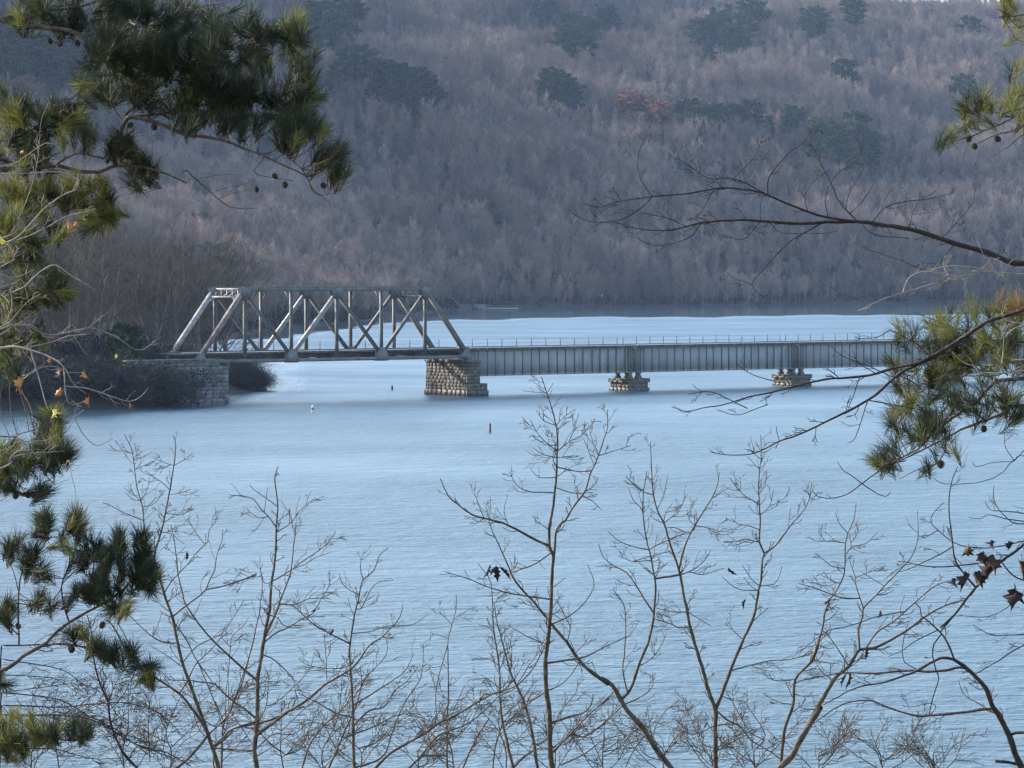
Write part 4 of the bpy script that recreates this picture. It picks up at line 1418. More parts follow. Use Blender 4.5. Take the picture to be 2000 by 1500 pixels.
S1 = sapling(16.0, 11, 'B:1440,1500 1390,1320 1310,1080 1210,800 1140,600 1090,380 1050,200 980,0 A:930,1300 890,1150 900,1080 960,880 1010,640 1050,400 1075,180 1050,90', (9.5, 1.8),
             'bare sapling rising behind the lower left pine spray, with twin tips', [
    ('A:895,1140 840,1060 805,940 790,700 740,520 710,300 690,200 630,80', 3.4, 1.4),
    ('A:700,275 620,230 560,225 500,165', 1.8, 1.2), ('A:730,405 800,350 890,310', 1.5, 1.1), ('A:720,320 800,270 870,235', 1.5, 1.1),
    ('A:770,810 680,780 600,745 510,695 445,670', 2.2, 1.3), ('A:795,690 840,695 900,665 980,560', 1.6, 1.2), ('A:770,675 700,640 635,580', 1.6, 1.2), ('A:795,660 830,560 845,450', 1.6, 1.1),
    ('A:1055,370 990,330 910,300', 1.6, 1.1), ('A:1070,350 1150,300 1220,245', 1.6, 1.2), ('A:1025,545 950,490 900,460 845,420 810,395', 2.0, 1.2), ('A:1025,620 1100,590 1200,555', 1.5, 1.1), ('A:990,770 1130,780 1200,720 1215,680', 1.7, 1.2), ('A:940,940 1035,937 1090,985 1150,1025', 1.7, 1.2),
    ('B:1060,210 1120,130 1200,70 1300,0 A:1330,1420 1470,1390 1620,1340 1765,1290 C:130,1190 260,1140 370,1090', 4.0, 1.6), ('A:1330,1420 1370,1320 1410,1250 1430,1120 1470,1000 1480,900', 3.0, 1.3, 1.8),
    ('A:990,1440 1030,1360 1090,1290 1170,1210 1250,1110 1330,1030 1360,1000', 2.8, 1.5), ('A:1310,1030 1240,920 1185,815', 1.6, 1.1), ('A:1340,1020 1360,900 1410,840 1445,750', 1.8, 1.1),
    ('B:1090,425 980,420 870,370 750,260 640,155', 3.4, 1.5), ('B:870,375 920,260 955,150', 1.6, 1.1), ('B:1140,630 1000,540 850,440', 2.2, 1.2), ('B:1080,250 1170,400 1230,540 1330,680 1400,780', 3.2, 2.0), ('B:1250,590 1330,740 1390,880 1430,1000 1480,1160', 3.0, 2.0),
    ('B:1160,590 1250,460 1400,380 1480,330 1600,150 1660,50', 2.8, 1.3), ('B:1330,1200 1290,1100 1200,980 1110,870 950,760 850,690 720,570 640,480 560,330 490,220', 6.5, 2.6), ('B:1120,860 1170,760 1250,600 1300,560 1420,440 1480,340', 3.5, 1.6),
    ('B:1410,1310 1500,1220 1570,1160 1765,1115 D:200,1090 350,1045', 5.0, 3.0), ('B:1330,1240 1230,1370 1100,1490 1000,1560', 6.0, 6.5), ('B:1390,1180 1480,1090 1540,1010 1560,950 1600,850 1680,620', 4.0, 2.0),
    ('B:1400,1320 1550,1345 1740,1350', 3.0, 2.0)])
S2 = sapling(18.0, 12, 'D:370,1455 350,1300 365,1100 380,680 400,540 440,300 470,90 C:485,1420 500,1200 540,900 550,680 565,500 545,350 530,240 560,140', (11.5, 2.0),
             'bare straight stemmed sapling, second clump from the left, lit pale on one side', [
    ('D:390,1140 530,1040 650,950 760,890 870,800 1000,700 1150,610 1260,520 1370,360 1480,290 1580,190 1640,110 1670,0', 7.5, 1.6), ('D:390,1060 540,1010 650,950', 5.0, 4.0, .4),
    ('D:450,330 530,260 650,210 760,140 830,110 890,60 C:850,1440 900,1400 960,1280 1010,1210 1020,1060', 3.6, 1.4), ('D:440,300 510,160 580,0 C:535,1455 590,1330 640,1200 680,1060 700,860 715,760 710,640', 6.0, 1.6),
    ('C:525,1160 600,1110 690,1050 800,1010 890,950 1030,900', 3.2, 1.2), ('C:690,1060 790,980 880,920 970,850 1050,750 1065,710', 3.0, 1.2), ('C:550,740 620,680 690,620 740,540 800,490 890,420', 2.6, 1.2),
    ('C:555,680 470,580 400,510 345,430 230,400 140,395', 3.0, 1.3), ('C:465,600 400,600 340,570 285,515', 2.2, 1.2), ('C:550,480 470,430 380,370 305,305', 2.2, 1.2), ('C:465,545 465,330', 1.8, 1.1), ('C:680,680 660,520', 1.6, 1.1), ('C:715,770 680,660 670,560', 1.8, 1.1),
    ('C:510,1160 440,1180 400,1060 400,930', 2.0, 1.2), ('C:590,1360 710,1370 830,1320 950,1310 1030,1320', 2.8, 1.2), ('D:490,110 560,120 600,180 680,210 780,205', 2.6, 1.2),
    ('D:375,690 260,580 130,460 0,340 B:1270,260 1160,90 1130,0 A:1090,1290 1075,1120 1050,960 1030,860', 5.5, 1.6), ('D:350,1020 260,930 170,870 0,720 B:1400,780 1210,750 1030,740 960,680', 5.5, 1.5),
    ('D:430,455 500,480 600,560 690,660 710,770 740,870', 3.0, 1.6), ('D:455,895 500,895 600,830 700,740 800,640 850,560 880,440', 2.8, 1.2), ('D:390,1060 450,900 470,700 480,650 430,540', 2.6, 1.2),
    ('D:360,1300 230,1310 0,1275', 3.0, 1.8), ('D:400,1290 520,1160 700,1160 850,1050 1000,1080', 3.0, 1.4), ('D:380,1330 550,1240 680,1150', 2.6, 1.2)])
S2b = sapling(19.5, 13, 'D:60,1500 75,1100 150,900 240,690 270,570 320,380 360,180 400,20 C:390,1420 420,1180 400,1060', (5.5, 1.4), 'thin pale stemmed sapling just left of the straight stemmed clump', [
    ('D:110,640 130,440 150,290 240,200 300,120', 2.2, 1.2), ('D:90,1000 100,800 120,600 90,500', 2.4, 1.2), ('D:80,1080 0,860', 3.0, 2.0), ('D:160,1120 80,1200 0,1260', 4.0, 5.0), ('D:150,950 260,1130 330,1240', 2.2, 1.4)], tw=.8)
S3 = sapling(19.0, 14, 'D:1240,1455 1230,1200 1225,1000 1220,800 1205,600 1190,440 1205,260 1230,100 1255,0 C:1265,1340 1285,1220 1310,1150 1400,1070 1430,1000 1460,930 1540,860', (7.5, 1.4),
             'bare many branched sapling left of centre, lower than the saplings beside it', [
    ('D:1270,60 C:1300,1400 1380,1240 1450,1170 1560,1155', 2.6, 1.3), ('C:1275,1265 1200,1240 1130,1180 1100,1090', 2.2, 1.2), ('C:1310,1150 1290,1020 1330,870', 2.2, 1.2), ('D:1220,260 1360,250 1480,210 1570,190 1760,180 1890,90', 2.4, 1.1),
    ('D:1230,900 1340,830 1480,740 1600,660 1690,590 1770,430', 4.5, 1.2), ('D:1225,1010 1080,970 940,890 840,840 740,790', 4.0, 1.6), ('D:1250,1100 1360,960 1500,920 1590,780 1700,690 1800,560', 4.5, 1.2), ('D:1140,1190 1220,1160 1380,1100 1500,1040 1640,980 1900,960', 4.0, 1.4),
    ('D:1010,1455 1130,1190 1230,970 1300,740 1290,560', 5.5, 1.6), ('D:1270,850 1300,740 1350,640 1520,450 1520,300', 3.0, 1.3), ('D:1240,1455 1490,1350 1560,1150 1640,960 1720,820 1830,640 1850,350', 4.5, 1.3, .5), ('D:770,1455 830,1270 960,1090 1080,970', 4.5, 2.5),
    ('D:1190,340 1040,270 900,190 800,110 710,20 C:590,1360', 3.8, 1.8), ('D:1400,1480 1560,1330 1700,1250 1880,1150 2000,1060 F:200,1110 390,1000 500,950 640,900 760,760 840,600', 6.0, 1.8), ('D:1700,1480 1830,1340 1960,1180 F:100,1240 270,1170 400,1070 500,980 620,920', 5.0, 2.0),
    ('D:1830,1340 2000,1345 F:125,1410', 4.0, 3.0), ('D:1190,570 1080,570 840,545 745,490', 2.4, 1.2), ('D:990,690 980,450 970,260', 2.2, 1.1)], tw=1.15)
S4 = sapling(17.0, 15, 'F:895,1500 875,1330 870,1100 850,900 850,700 865,560 885,350 890,220 905,10 E:910,1380 880,1300 875,1180 900,1030 920,830 930,650 935,520 915,380 880,260 845,150 815,60', (12.5, 1.6),
             'tallest bare sapling with a dark trunk, its tip overlapping the bridge girder', [
    ('E:905,1390 930,1180 990,1110 1060,1000 1130,900 1170,780 1220,670 1270,520 1300,430 1300,300', 5.5, 1.4), ('E:875,1290 760,1250 650,1190 530,1130 430,1105 310,1070 200,990 130,930 75,805', 6.0, 1.6), ('E:560,1140 540,1040 570,920', 1.8, 1.1), ('E:390,1095 340,950 370,880', 2.0, 1.1), ('E:435,1110 405,1005', 1.6, 1.1),
    ('E:895,905 730,905 640,860 580,755', 3.0, 1.3), ('E:920,620 840,530 780,460 735,375', 2.6, 1.2), ('E:920,650 830,630 755,580', 2.4, 1.2), ('E:910,780 800,795 750,750', 2.2, 1.1), ('E:940,610 1040,520 1110,490 1165,415', 2.6, 1.2), ('E:930,560 840,555 780,510', 2.0, 1.1), ('E:1020,540 1050,460 1090,325', 2.0, 1.1), ('E:925,400 1000,340 1050,305', 1.8, 1.1), ('E:915,430 830,380 775,300', 2.0, 1.1),
    ('E:940,655 1090,640', 2.0, 1.2), ('E:940,735 1090,750 1180,750', 2.8, 1.8), ('E:920,890 1050,910 1190,905', 2.4, 1.2), ('E:1120,940 1190,970 1260,1040', 2.2, 1.2), ('E:1240,640 1360,600 1470,565', 2.2, 1.1), ('E:860,190 785,135', 1.6, 1.1), ('E:1225,620 1165,440', 1.6, 1.1), ('E:1200,690 1125,515', 1.6, 1.1), ('E:865,170 900,105', 1.5, 1.1),
    ('F:890,270 700,240 560,210 440,175 250,105 115,65', 4.0, 1.4), ('E:880,1360 770,1430 610,1490', 3.2, 2.0), ('F:900,470 1020,390 1130,290 1200,160 1155,10', 3.4, 1.3), ('F:880,725 1000,705 1130,685 1250,630 1370,570 1465,530', 5.2, 1.6), ('F:900,1160 1010,1130 1120,1100 1180,1040 1195,960', 6.5, 2.0, .6),
    ('F:880,925 960,890 1050,790 1090,720', 3.0, 1.6), ('F:890,1240 970,1080 1070,950 1080,860', 2.8, 1.2), ('F:840,930 740,1010 640,1090 550,1180', 3.2, 1.6), ('F:850,600 790,570 700,530 610,475', 2.6, 1.2), ('F:910,1400 1020,1260 1150,1130 1330,960', 5.0, 2.0), ('F:960,1480 1140,1390 1270,1300 1430,1255', 3.6, 1.4), ('F:1050,1260 1120,1270 1260,1180 1390,1040', 3.6, 1.6)])
S5 = sapling(17.6, 16, 'H:690,1500 560,1330 460,1180 350,1050 270,930 200,810 100,740 F:1300,880 1180,790 1080,690 1000,570 900,450 860,400 760,290 650,170 590,80 E:590,1490 530,1350 460,1200 430,1110', (13.0, 1.6),
             'bare sapling leaning left, its mottled grey trunk crossing behind the tallest sapling', [
    ('H:280,930 350,830 420,640 500,440 540,250 550,150 560,0 G:570,1360 530,1160 490,980 470,800 475,640 500,440', 7.0, 1.4), ('H:320,840 290,680 300,550 310,320 290,130 200,0', 3.6, 1.4), ('H:300,950 420,920 530,830 535,700', 3.2, 1.3), ('H:410,650 520,590 600,480 650,370', 2.6, 1.1),
    ('G:525,1115 400,1100 250,1040 165,960', 2.8, 1.2), ('G:520,1120 620,1060 700,1030 830,970', 2.6, 1.3), ('G:525,1215 380,1220 260,1170', 2.4, 1.2), ('G:390,1195 560,1170 700,1130', 2.4, 1.4), ('H:540,220 480,100 420,0 G:400,1410 330,1320 210,1250 130,1180 85,1070', 4.0, 1.5), ('G:210,1255 60,1265', 1.6, 1.1),
    ('G:470,810 440,750 380,690 340,580', 2.4, 1.2), ('G:570,1360 690,1350 780,1335', 4.5, 4.0, .3), ('G:480,600 410,580 320,485', 2.2, 1.2), ('F:1010,560 1025,470 990,390 920,260', 2.6, 1.2), ('F:1060,650 1140,580 1170,520', 2.0, 1.1), ('H:560,1290 560,1170 620,1050 680,990 750,975 745,1020', 2.2, 1.3), ('H:480,1220 390,1330 310,1490', 3.0, 2.0), ('H:250,980 130,1130 0,1220', 3.6, 2.0), ('H:200,880 100,990 0,1080', 2.8, 1.4)])
S6 = sapling(20.0, 17, 'F:610,1500 560,1300 530,1170 510,1000 510,850 500,680 470,480 465,290 440,130 350,0', (7.0, 1.4), 'thin bare sapling left of the tallest one, holding dark oak leaves near its top', [
    ('F:470,500 430,470 360,450', 2.0, 1.1), ('F:510,740 430,700 345,700', 2.2, 1.1), ('F:500,930 420,850 380,880', 2.2, 1.1), ('F:470,280 560,270', 1.6, 1.1), ('F:545,1180 480,1330 460,1500', 3.6, 2.6), ('F:530,1180 610,1130 720,1030', 3.0, 1.6), ('F:520,950 610,860 660,780 700,700', 2.6, 1.2)], tw=1.2)
S7 = sapling(21.0, 18, 'F:790,1500 760,1330 730,1170 690,1030 640,920 580,790 530,600 490,430 470,290', (7.5, 1.6), 'bare sapling squeezed between the tallest sapling and the thin one with oak leaves', [
    ('F:580,780 600,620 565,530', 2.4, 1.1), ('F:640,880 700,790 800,640', 2.6, 1.2), ('F:770,1370 680,1430 600,1510', 4.0, 4.5), ('F:700,1000 670,1060 690,1040', 2.0, 1.5), ('F:760,1330 850,1290 900,1200', 3.0, 1.4)], tw=1.2)
S8 = sapling(22.0, 19, 'F:125,1500 125,1150 140,900 130,600 160,450 190,330 190,230', (4.6, 1.3), 'slender bare sapling with a single upright tip, left of the bunch of oak leaves', [
    ('F:140,460 60,350', 1.6, 1.1), ('F:130,530 60,525 0,510', 1.6, 1.1), ('F:180,420 320,320', 1.6, 1.1), ('F:130,600 60,850 40,1000 60,1180', 2.2, 1.6), ('F:240,1500 330,1290 430,1140', 4.5, 3.0), ('F:150,1000 250,990 280,930', 1.8, 1.1), ('F:50,920 0,790', 1.8, 1.2)], tw=1.0)
S9 = sapling(18.5, 20, 'H:1060,1500 1055,1200 1055,1020 1000,850 950,650 880,430 840,280 800,80 785,0 G:790,1340 740,1180 690,1030 650,890 590,770 560,640 545,480 540,370 530,190', (11.0, 1.4),
             'bare sapling forking into a tall V right of centre', [
    ('H:1060,1020 1110,900 1170,730 1230,580 1310,400 1380,240 1420,40 G:1465,1480 1490,1380 1500,1200 1515,1150 1475,1060 1480,900 1470,650 1475,420 1490,340 1480,130', 8.0, 1.4), ('G:1515,1155 1600,1090 1660,1010 1740,900 1830,800 1890,700 1920,550', 4.2, 1.3), ('G:785,1310 800,1220 840,1080 900,950 940,880 1000,780 1060,680 1110,570 1125,450', 5.2, 1.4),
    ('G:1070,680 1210,580', 1.6, 1.1), ('G:655,905 720,830 770,790 850,635', 2.4, 1.1), ('G:670,925 740,930 830,970 870,970', 2.2, 1.4), ('G:800,1330 900,1290 1000,1210 1050,1120', 3.0, 1.2), ('G:870,1300 980,1330 1090,1300 1170,1280', 2.4, 1.1), ('G:1470,745 1330,640 1215,500', 2.6, 1.2), ('G:1480,940 1370,910 1290,900 1225,850', 2.4, 1.2), ('G:1470,1060 1350,1025 1280,1045 1160,1045', 2.6, 1.4),
    ('G:1490,1415 1590,1415 1640,1340 1665,1260', 2.4, 1.2), ('G:1465,1460 1300,1465 1220,1420 1150,1350', 2.4, 1.2), ('G:1480,1410 1400,1370 1320,1250', 2.2, 1.1), ('G:1475,820 1560,740 1590,600', 2.0, 1.1), ('G:1470,650 1520,560 1530,430', 1.8, 1.1), ('G:1490,345 1370,250', 1.6, 1.1), ('G:1475,420 1365,315', 1.6, 1.1), ('G:930,920 1030,930 1095,970 1180,930', 2.0, 1.1), ('G:920,930 860,850 845,770', 1.8, 1.1), ('G:600,750 650,640 680,485', 2.2, 1.1), ('G:570,660 480,620 420,580 320,490', 2.6, 1.2), ('G:690,1045 780,1000 830,970', 2.0, 1.3), ('G:640,880 660,800 720,720', 1.8, 1.1),
    ('H:1205,700 1330,650 1480,610 1700,590 1880,530', 3.4, 1.3), ('H:1290,440 1200,340 1155,250', 2.2, 1.1), ('H:1070,1020 1170,1100 1270,1160 1370,1280 1500,1350 1600,1420', 4.2, 1.8), ('H:1065,1170 1190,1130', 2.8, 1.4), ('H:1035,1170 860,1220 760,1100', 2.6, 1.2), ('H:835,330 750,325 700,295 550,250', 3.0, 2.0), ('H:810,215 680,185 560,160', 2.4, 1.4), ('H:835,215 930,260 1020,310', 2.2, 1.2), ('H:1110,920 1220,930 1300,940', 2.0, 1.1),
    ('H:1040,1460 980,1370 940,1290 960,1260 870,1150 ', 3.0, 1.3), ('H:1080,1370 1200,1290 1220,1230 1190,1120', 2.8, 1.4)])
S10 = sapling(18.0, 21, 'H:1570,1520 1700,1400 1760,1280 1830,1160 1929,1000 J:60,1150 150,980 250,810 330,690 440,600 540,450 650,440 830,350 980,260 1100,170 1240,90 1350,40 1500,0', (14.0, 2.2),
              'bare tree with a stout mottled trunk leaning right, crossed by the dark arching boughs', [
    ('J:570,410 700,290 830,200 950,100 1060,0 I:1190,1120 1270,1080 1360,1060 1450,1050', 4.2, 1.8), ('J:525,420 535,260 575,150 I:580,1310 690,1190 800,1070 900,970 980,890 1030,790 1055,700 1060,580 1055,440', 5.0, 1.3), ('I:580,1300 540,1220 500,1090 500,1040 440,850', 3.0, 1.2), ('I:500,1050 620,990 780,930', 2.0, 1.1), ('I:535,1225 390,1210 290,1180 150,1130 0,1090', 3.6, 1.5),
    ('J:450,580 350,440 270,330 210,280', 3.2, 1.8), ('J:300,720 200,640 150,560', 2.4, 1.2), ('J:160,960 60,975 0,950', 2.2, 1.2), ('I:740,1120 680,1060 560,990', 1.8, 1.1), ('I:930,950 830,990 760,1060', 1.6, 1.1), ('J:930,110 700,155 560,200 400,250 290,270 200,320 0,470', 2.8, 1.5)])
S11 = sapling(19.0, 22, 'H:1610,1520 1640,1200 1720,960 1740,750 1880,580 1929,420 J:120,540 200,300 240,100 280,0 I:240,1260 330,1150 400,1000 405,840 410,720 450,600 490,520 510,380', (7.5, 1.4),
              'slim bare sapling with a bent stem just left of the stout leaning tree', [
    ('I:400,930 300,940 230,890 140,820', 2.2, 1.2), ('I:410,730 290,715 240,715 170,625', 2.2, 1.1), ('I:440,625 350,540 325,455', 2.0, 1.1), ('I:415,840 470,770 600,735 700,630', 2.4, 1.1), ('I:380,1090 300,1075 220,990', 2.0, 1.1), ('I:470,770 450,640', 1.6, 1.1), ('H:1735,775 1600,770 1500,740 1435,675', 2.6, 1.3), ('H:1720,780 1800,760 1929,730', 2.4, 1.6), ('H:1700,950 1580,950 1460,880', 2.2, 1.2), ('H:1730,870 1800,900 1929,895', 2.2, 1.4), ('J:130,545 250,570 360,575', 2.2, 1.4), ('J:0,520 80,500 180,440', 2.0, 1.2)], tw=.9)
# low brush along the very bottom
k = 0
for (x, top, Y) in ((250, 1330, 20), (560, 1370, 22), (820, 1380, 21), (985, 1330, 22), (1180, 1400, 23), (1290, 1380, 21), (1480, 1370, 22), (1600, 1420, 21), (1830, 1440, 20), (1730, 1400, 23), (700, 1390, 23), (1080, 1390, 20), (120, 1340, 19), (330, 1350, 21), (60, 1390, 22), (420, 1330, 23), (640, 1320, 24), (890, 1340, 24), (1400, 1400, 24)):
    k += 1
    t = Tree(Y, 60 + k); ft = foot(x, Y)
    t.limb([(x, 1530), (x + random.uniform(-12, 12), 1470), (x + random.uniform(-25, 25), (top + 1500) / 2), (x + random.uniform(-40, 40), top)], 3.2, 1.3, 1.6, tail=ft)
    for j in range(7):
        sx = random.choice((-1, 1)); yy = random.uniform(top + 60, 1520)
        t.limb([(x, yy), (x + sx * random.uniform(20, 40), yy - random.uniform(15, 45)), (x + sx * random.uniform(45, 100), yy - random.uniform(50, 110))], 2.2, 1.2, 1.8)
    t.finish('shrub', 'low bare twiggy shrub, one of those just reaching into the bottom edge of the view', 'shrub', M['bark'], 'twiggy shrubs along the bottom of the view', ft)

# ---- tangle of arching stems, lower left
S0 = sapling(15.0, 31, 'B:740,1500 640,1390 570,1270 510,1100 490,920 440,820 400,700 370,560 360,430 340,300 310,180', (6.5, 1.8), 'tangled bare shrub of arching reddish stems at the lower left', [
    ('B:-430,450 0,435 200,445 330,480 450,570 600,650 720,680', 3.4, 1.5), ('B:-430,960 0,975 200,965 350,950 600,935 750,965 900,1010 1000,1080 1110,1200', 3.6, 1.5), ('B:-430,1040 0,1040 200,1050 350,1080 480,1140 600,1220 800,1320 1000,1370 1200,1480', 4.4, 2.2), ('B:-430,850 0,890 180,960 330,1050 550,1160 700,1280 850,1330', 3.2, 1.6),
    ('B:-430,560 0,630 150,680 250,760 400,830 480,900', 2.8, 1.4), ('B:490,920 530,820 600,700 660,620', 2.4, 1.2), ('B:-430,820 0,790 200,770 330,850', 2.4, 1.2), ('B:-430,700 0,720 180,820 300,900', 2.4, 1.2), ('B:500,1000 600,900 680,760 730,640', 2.2, 1.1), ('B:520,1120 680,1000 700,880', 2.2, 1.1), ('B:540,1200 760,1250 960,1350', 2.4, 1.3), ('B:600,1320 720,1200 760,1100', 2.0, 1.1), ('B:850,1440 840,1200 845,990 840,810', 2.6, 1.4), ('B:960,1360 1000,1140 1080,980', 2.0, 1.1), ('B:0,1250 150,1180 300,1120 500,1140', 2.4, 1.3), ('B:-430,1330 0,1330 200,1380 400,1420 700,1410', 2.8, 1.4)], mat='bark_dark', tw=2.5, name='shrub', group=None, cat='shrub')

# ---- dark boughs on the right
T12 = sapling(15.0, 41, 'J:1990,1520 1930,1400 1870,1220 1770,1020 1720,950 1660,790 1560,680 1460,590 1380,540', (15.5, 7.0), 'dark bare tree bending in from the lower right corner with long arching boughs', [
    ('J:1380,540 1340,430 1270,310 1130,180 1090,150 1080,80 1040,40', 4.6, 2.0, .7), ('J:1380,530 1280,520 1200,550 1040,640 900,690 750,740 610,760 480,800 330,880 220,940', 6.5, 1.6, .6), ('J:1490,620 1420,610 1300,640 1150,650 1000,640 830,650 680,670 500,660 380,660 200,690 0,730', 6.5, 1.8, .6),
    ('J:1720,1000 1620,990 1500,1010 1300,1030 1160,1040 1050,1045 900,1010 760,960 640,910 500,910 380,940 250,1020 100,1130', 6.8, 1.6, .5), ('J:1870,1210 1930,1185 2080,1190', 6.5, 5.0, .3), ('J:1940,1480 1860,1450 1750,1440', 6.5, 6.0, .1), ('J:1230,280 1080,350 1000,400 920,460 800,510', 2.8, 1.4), ('J:920,460 930,370 970,220', 2.2, 1.3), ('J:920,460 940,560 1040,620', 2.2, 1.8, .3), ('J:1270,310 1200,400 1190,500 1220,620 1245,700 1210,830 1160,1030', 3.2, 2.0, .5), ('J:1660,780 1590,800 1500,730', 2.0, 1.2), ('J:1650,975 1600,930 1480,860 1440,790 1420,720', 2.2, 1.2), ('J:1165,1035 1220,970 1190,930 1090,940 980,960 915,940', 2.2, 1.2)],
    mat='bark_dark', tw=.45, name='bare_tree', group=None, cat='tree', base_dx=.15)
T13 = Tree(14.0, 42)
bX = 3.35
ft = (bX, 14.6, float(near_ground(np.float64(bX), np.float64(14.6))) - .15)
T13.limb([(2550, 1500), (2545, 1100), (2560, 700), (2555, 300), (2570, -150), (2560, -500)], 62, 34, 0, z0=.6, z1=.6, tail=ft)
for l in (('I:2250,470 2050,680 1950,780 1840,860 1750,930 1640,1050 1570,1120 1490,1220 1410,1330 1350,1400 1260,1480', 9.0, 4.0, .6), ('J:1360,135 1320,220 1260,290', 4.0, 3.0, 0),
          ('I:1580,1110 1470,1000 1400,900 1370,760 1350,600 1335,440 1345,280 1370,150 1410,55', 4.4, 1.8, .4), ('I:1600,910 1400,930 1150,940 1000,910 880,890', 3.2, 1.5, .5), ('I:1390,770 1250,830 1080,910 950,970 870,990', 2.6, 1.4, .4), ('I:2250,600 2050,700 1900,740 1700,770 1500,760 1400,730 1330,690 1240,610 1180,550 1190,470 1290,370', 4.0, 1.6, .6), ('I:1240,625 1150,660 1060,670', 1.8, 1.3, .3),
          ('I:2250,1050 2050,1150 1930,1240 1800,1330 1650,1380 1420,1370', 3.2, 1.4, .6), ('I:2250,600 2000,560 1900,550 1780,440 1730,340 1735,220', 3.4, 1.5, .5), ('I:2250,560 2000,470 1850,450 1700,435 1655,360', 3.0, 1.4, .4), ('I:2250,600 1990,540 1850,520 1690,480 1620,510 1510,505', 2.8, 1.4, .4), ('I:2250,-150 1920,0 1830,100 1720,160 1560,200 1300,210 1195,150', 3.0, 1.4, .3), ('J:2250,250 2050,380 1880,470 1750,560 1560,670', 4.6, 2.0, .6), ('J:2250,320 2050,310 1850,320 1700,320 1550,230', 3.0, 1.4, .6), ('I:1780,900 1900,1010 2050,1080 2250,1200', 3.0, 3.0, .5), ('I:710,90 570,200 480,270 380,320 250,330 165,310 120,260', 2.6, 1.4, .2), ('I:565,195 460,120 390,80 345,10', 2.2, 1.3, .2), ('I:570,205 660,270 740,310 790,310 815,275', 2.2, 1.3, .2), ('I:710,90 760,40 950,0', 2.6, 2.6, .1), ('M:1450,1310 1300,1340 1150,1350 1010,1385 985,1350', 2.6, 1.3, .5), ('M:1310,1340 1240,1230 1235,1120', 1.8, 1.2, .4),
          # long boughs at mid height
          ('M:2000,-60 1450,130 1380,180 1230,230 1100,270 960,360 830,450 660,545 550,600 370,640 200,690 0,712 T:740,590 480,650 270,695 120,740 0,760 Z:1340,803 1312,795', 11.0, 1.6, .8), ('M:1060,290 900,400 700,540 560,610 450,660 350,740 250,830 180,880 0,985 T:890,790 770,850 580,940 460,980 300,1055 150,1065 20,1040', 8.0, 1.6, .6),
          ('M:180,885 120,1060 70,1180 20,1205', 2.4, 1.3, .4), ('M:110,710 60,850 20,960', 2.4, 1.3, .4), ('M:620,520 540,430 430,375 350,335 250,385 150,395 75,405', 3.0, 1.4, .5), ('M:430,700 560,760 660,880 760,1000', 2.4, 1.4, .4), ('M:200,880 400,910 600,950 750,975 950,990 1080,1010', 2.4, 1.4, .4), ('T:1170,570 1000,490 850,430 780,370', 2.6, 1.3, .5), ('T:1080,560 960,480 920,400', 2.2, 1.2, .5), ('T:430,595 300,560 230,520 190,480', 2.2, 1.2, .5), ('T:640,1000 0,0'[:0] or 'T:470,975 440,900 445,880', 1.8, 1.2, .3), ('Z:1460,798 1390,765 1345,770', 2.2, 1.3, .6), ('Z:1500,790 1440,810 1400,800', 2.0, 1.2, .6), ('M:1450,670 1150,680 850,690 680,750', 2.8, 1.6, .4),
          # oak bough higher up
          ('N:2450,760 2050,660 1950,650 1850,610 1700,570 1560,520 1400,490 1290,475 1150,475 1000,480 860,470 740,465 600,475 500,500 420,510 310,500 225,475', 15.0, 1.6, .7), ('N:1290,472 1150,455 1060,430 960,390 870,350 780,330 680,325 560,345 390,360 240,385 160,410 90,395', 5.5, 1.6, .7), ('N:390,365 330,420 230,470 100,470 20,420', 2.8, 1.4, .6), ('N:1270,460 1200,390 1160,300 1110,210 1060,80', 3.4, 1.4, .7), ('N:880,350 890,280 960,195 1040,130 1080,65', 3.2, 1.4, .6), ('N:880,350 740,285 630,285 560,240 490,190', 3.2, 1.4, .9),
          ('N:1120,480 1010,540 950,590 880,670 820,745 870,800 910,755', 3.6, 1.4, .3), ('N:820,745 740,715 710,690', 2.0, 1.2, .3), ('N:860,470 855,400 865,365', 2.0, 1.2, .3), ('N:860,475 780,550 690,525', 2.0, 1.2, .6), ('N:600,480 540,545 400,575 310,535', 2.4, 1.3, .5), ('N:540,490 440,455 330,435', 2.2, 1.2, .5), ('N:1340,470 1400,410 1480,385 1600,370 1700,345', 2.8, 1.3, .8), ('N:1240,450 1300,380 1360,290 1370,265', 2.2, 1.2, .5), ('N:1230,420 1240,350 1305,245', 1.9, 1.2, .5), ('N:1060,440 1050,350 1100,290 1160,245', 2.2, 1.2, .6), ('N:1140,450 1135,370 1180,270 1280,200 1305,90', 2.4, 1.3, .6), ('N:740,285 830,190 870,95', 2.2, 1.2, .7), ('N:1640,540 1740,440 1800,370', 2.2, 1.2, 1.7), ('N:1490,500 1530,400 1620,340', 2.0, 1.2, .6), ('N:385,355 330,280 325,190 355,105', 2.0, 1.3, .4), ('N:670,360 590,440 550,475', 2.0, 1.4, .3), ('N:1500,545 1350,530 1290,475', 2.0, 1.5, .3), ('N:890,485 950,520 1100,525 1190,515', 1.8, 1.2, .2), ('N:1700,575 1600,680 1460,640 1310,590', 2.2, 1.3, .4), ('N:1720,590 1640,540 1560,530', 3.5, 2.5, .6)):
    T13.limb(l[0], l[1], l[2], l[3], tl=(14, 44))
T13.finish('oak_tree', 'dark bare oak on the right, long boughs reaching across the girder and hillside', 'oak tree', M['bark_dark'], None, ft)
T14 = Tree(13.2, 43); ft14 = (4.3, 13.2, float(near_ground(np.float64(4.3), np.float64(13.2))) - .15)
T14.limb([(3180, 1500), (3150, 1000), (3160, 400), (3140, 100)], 30, 16, 0, tail=ft14)
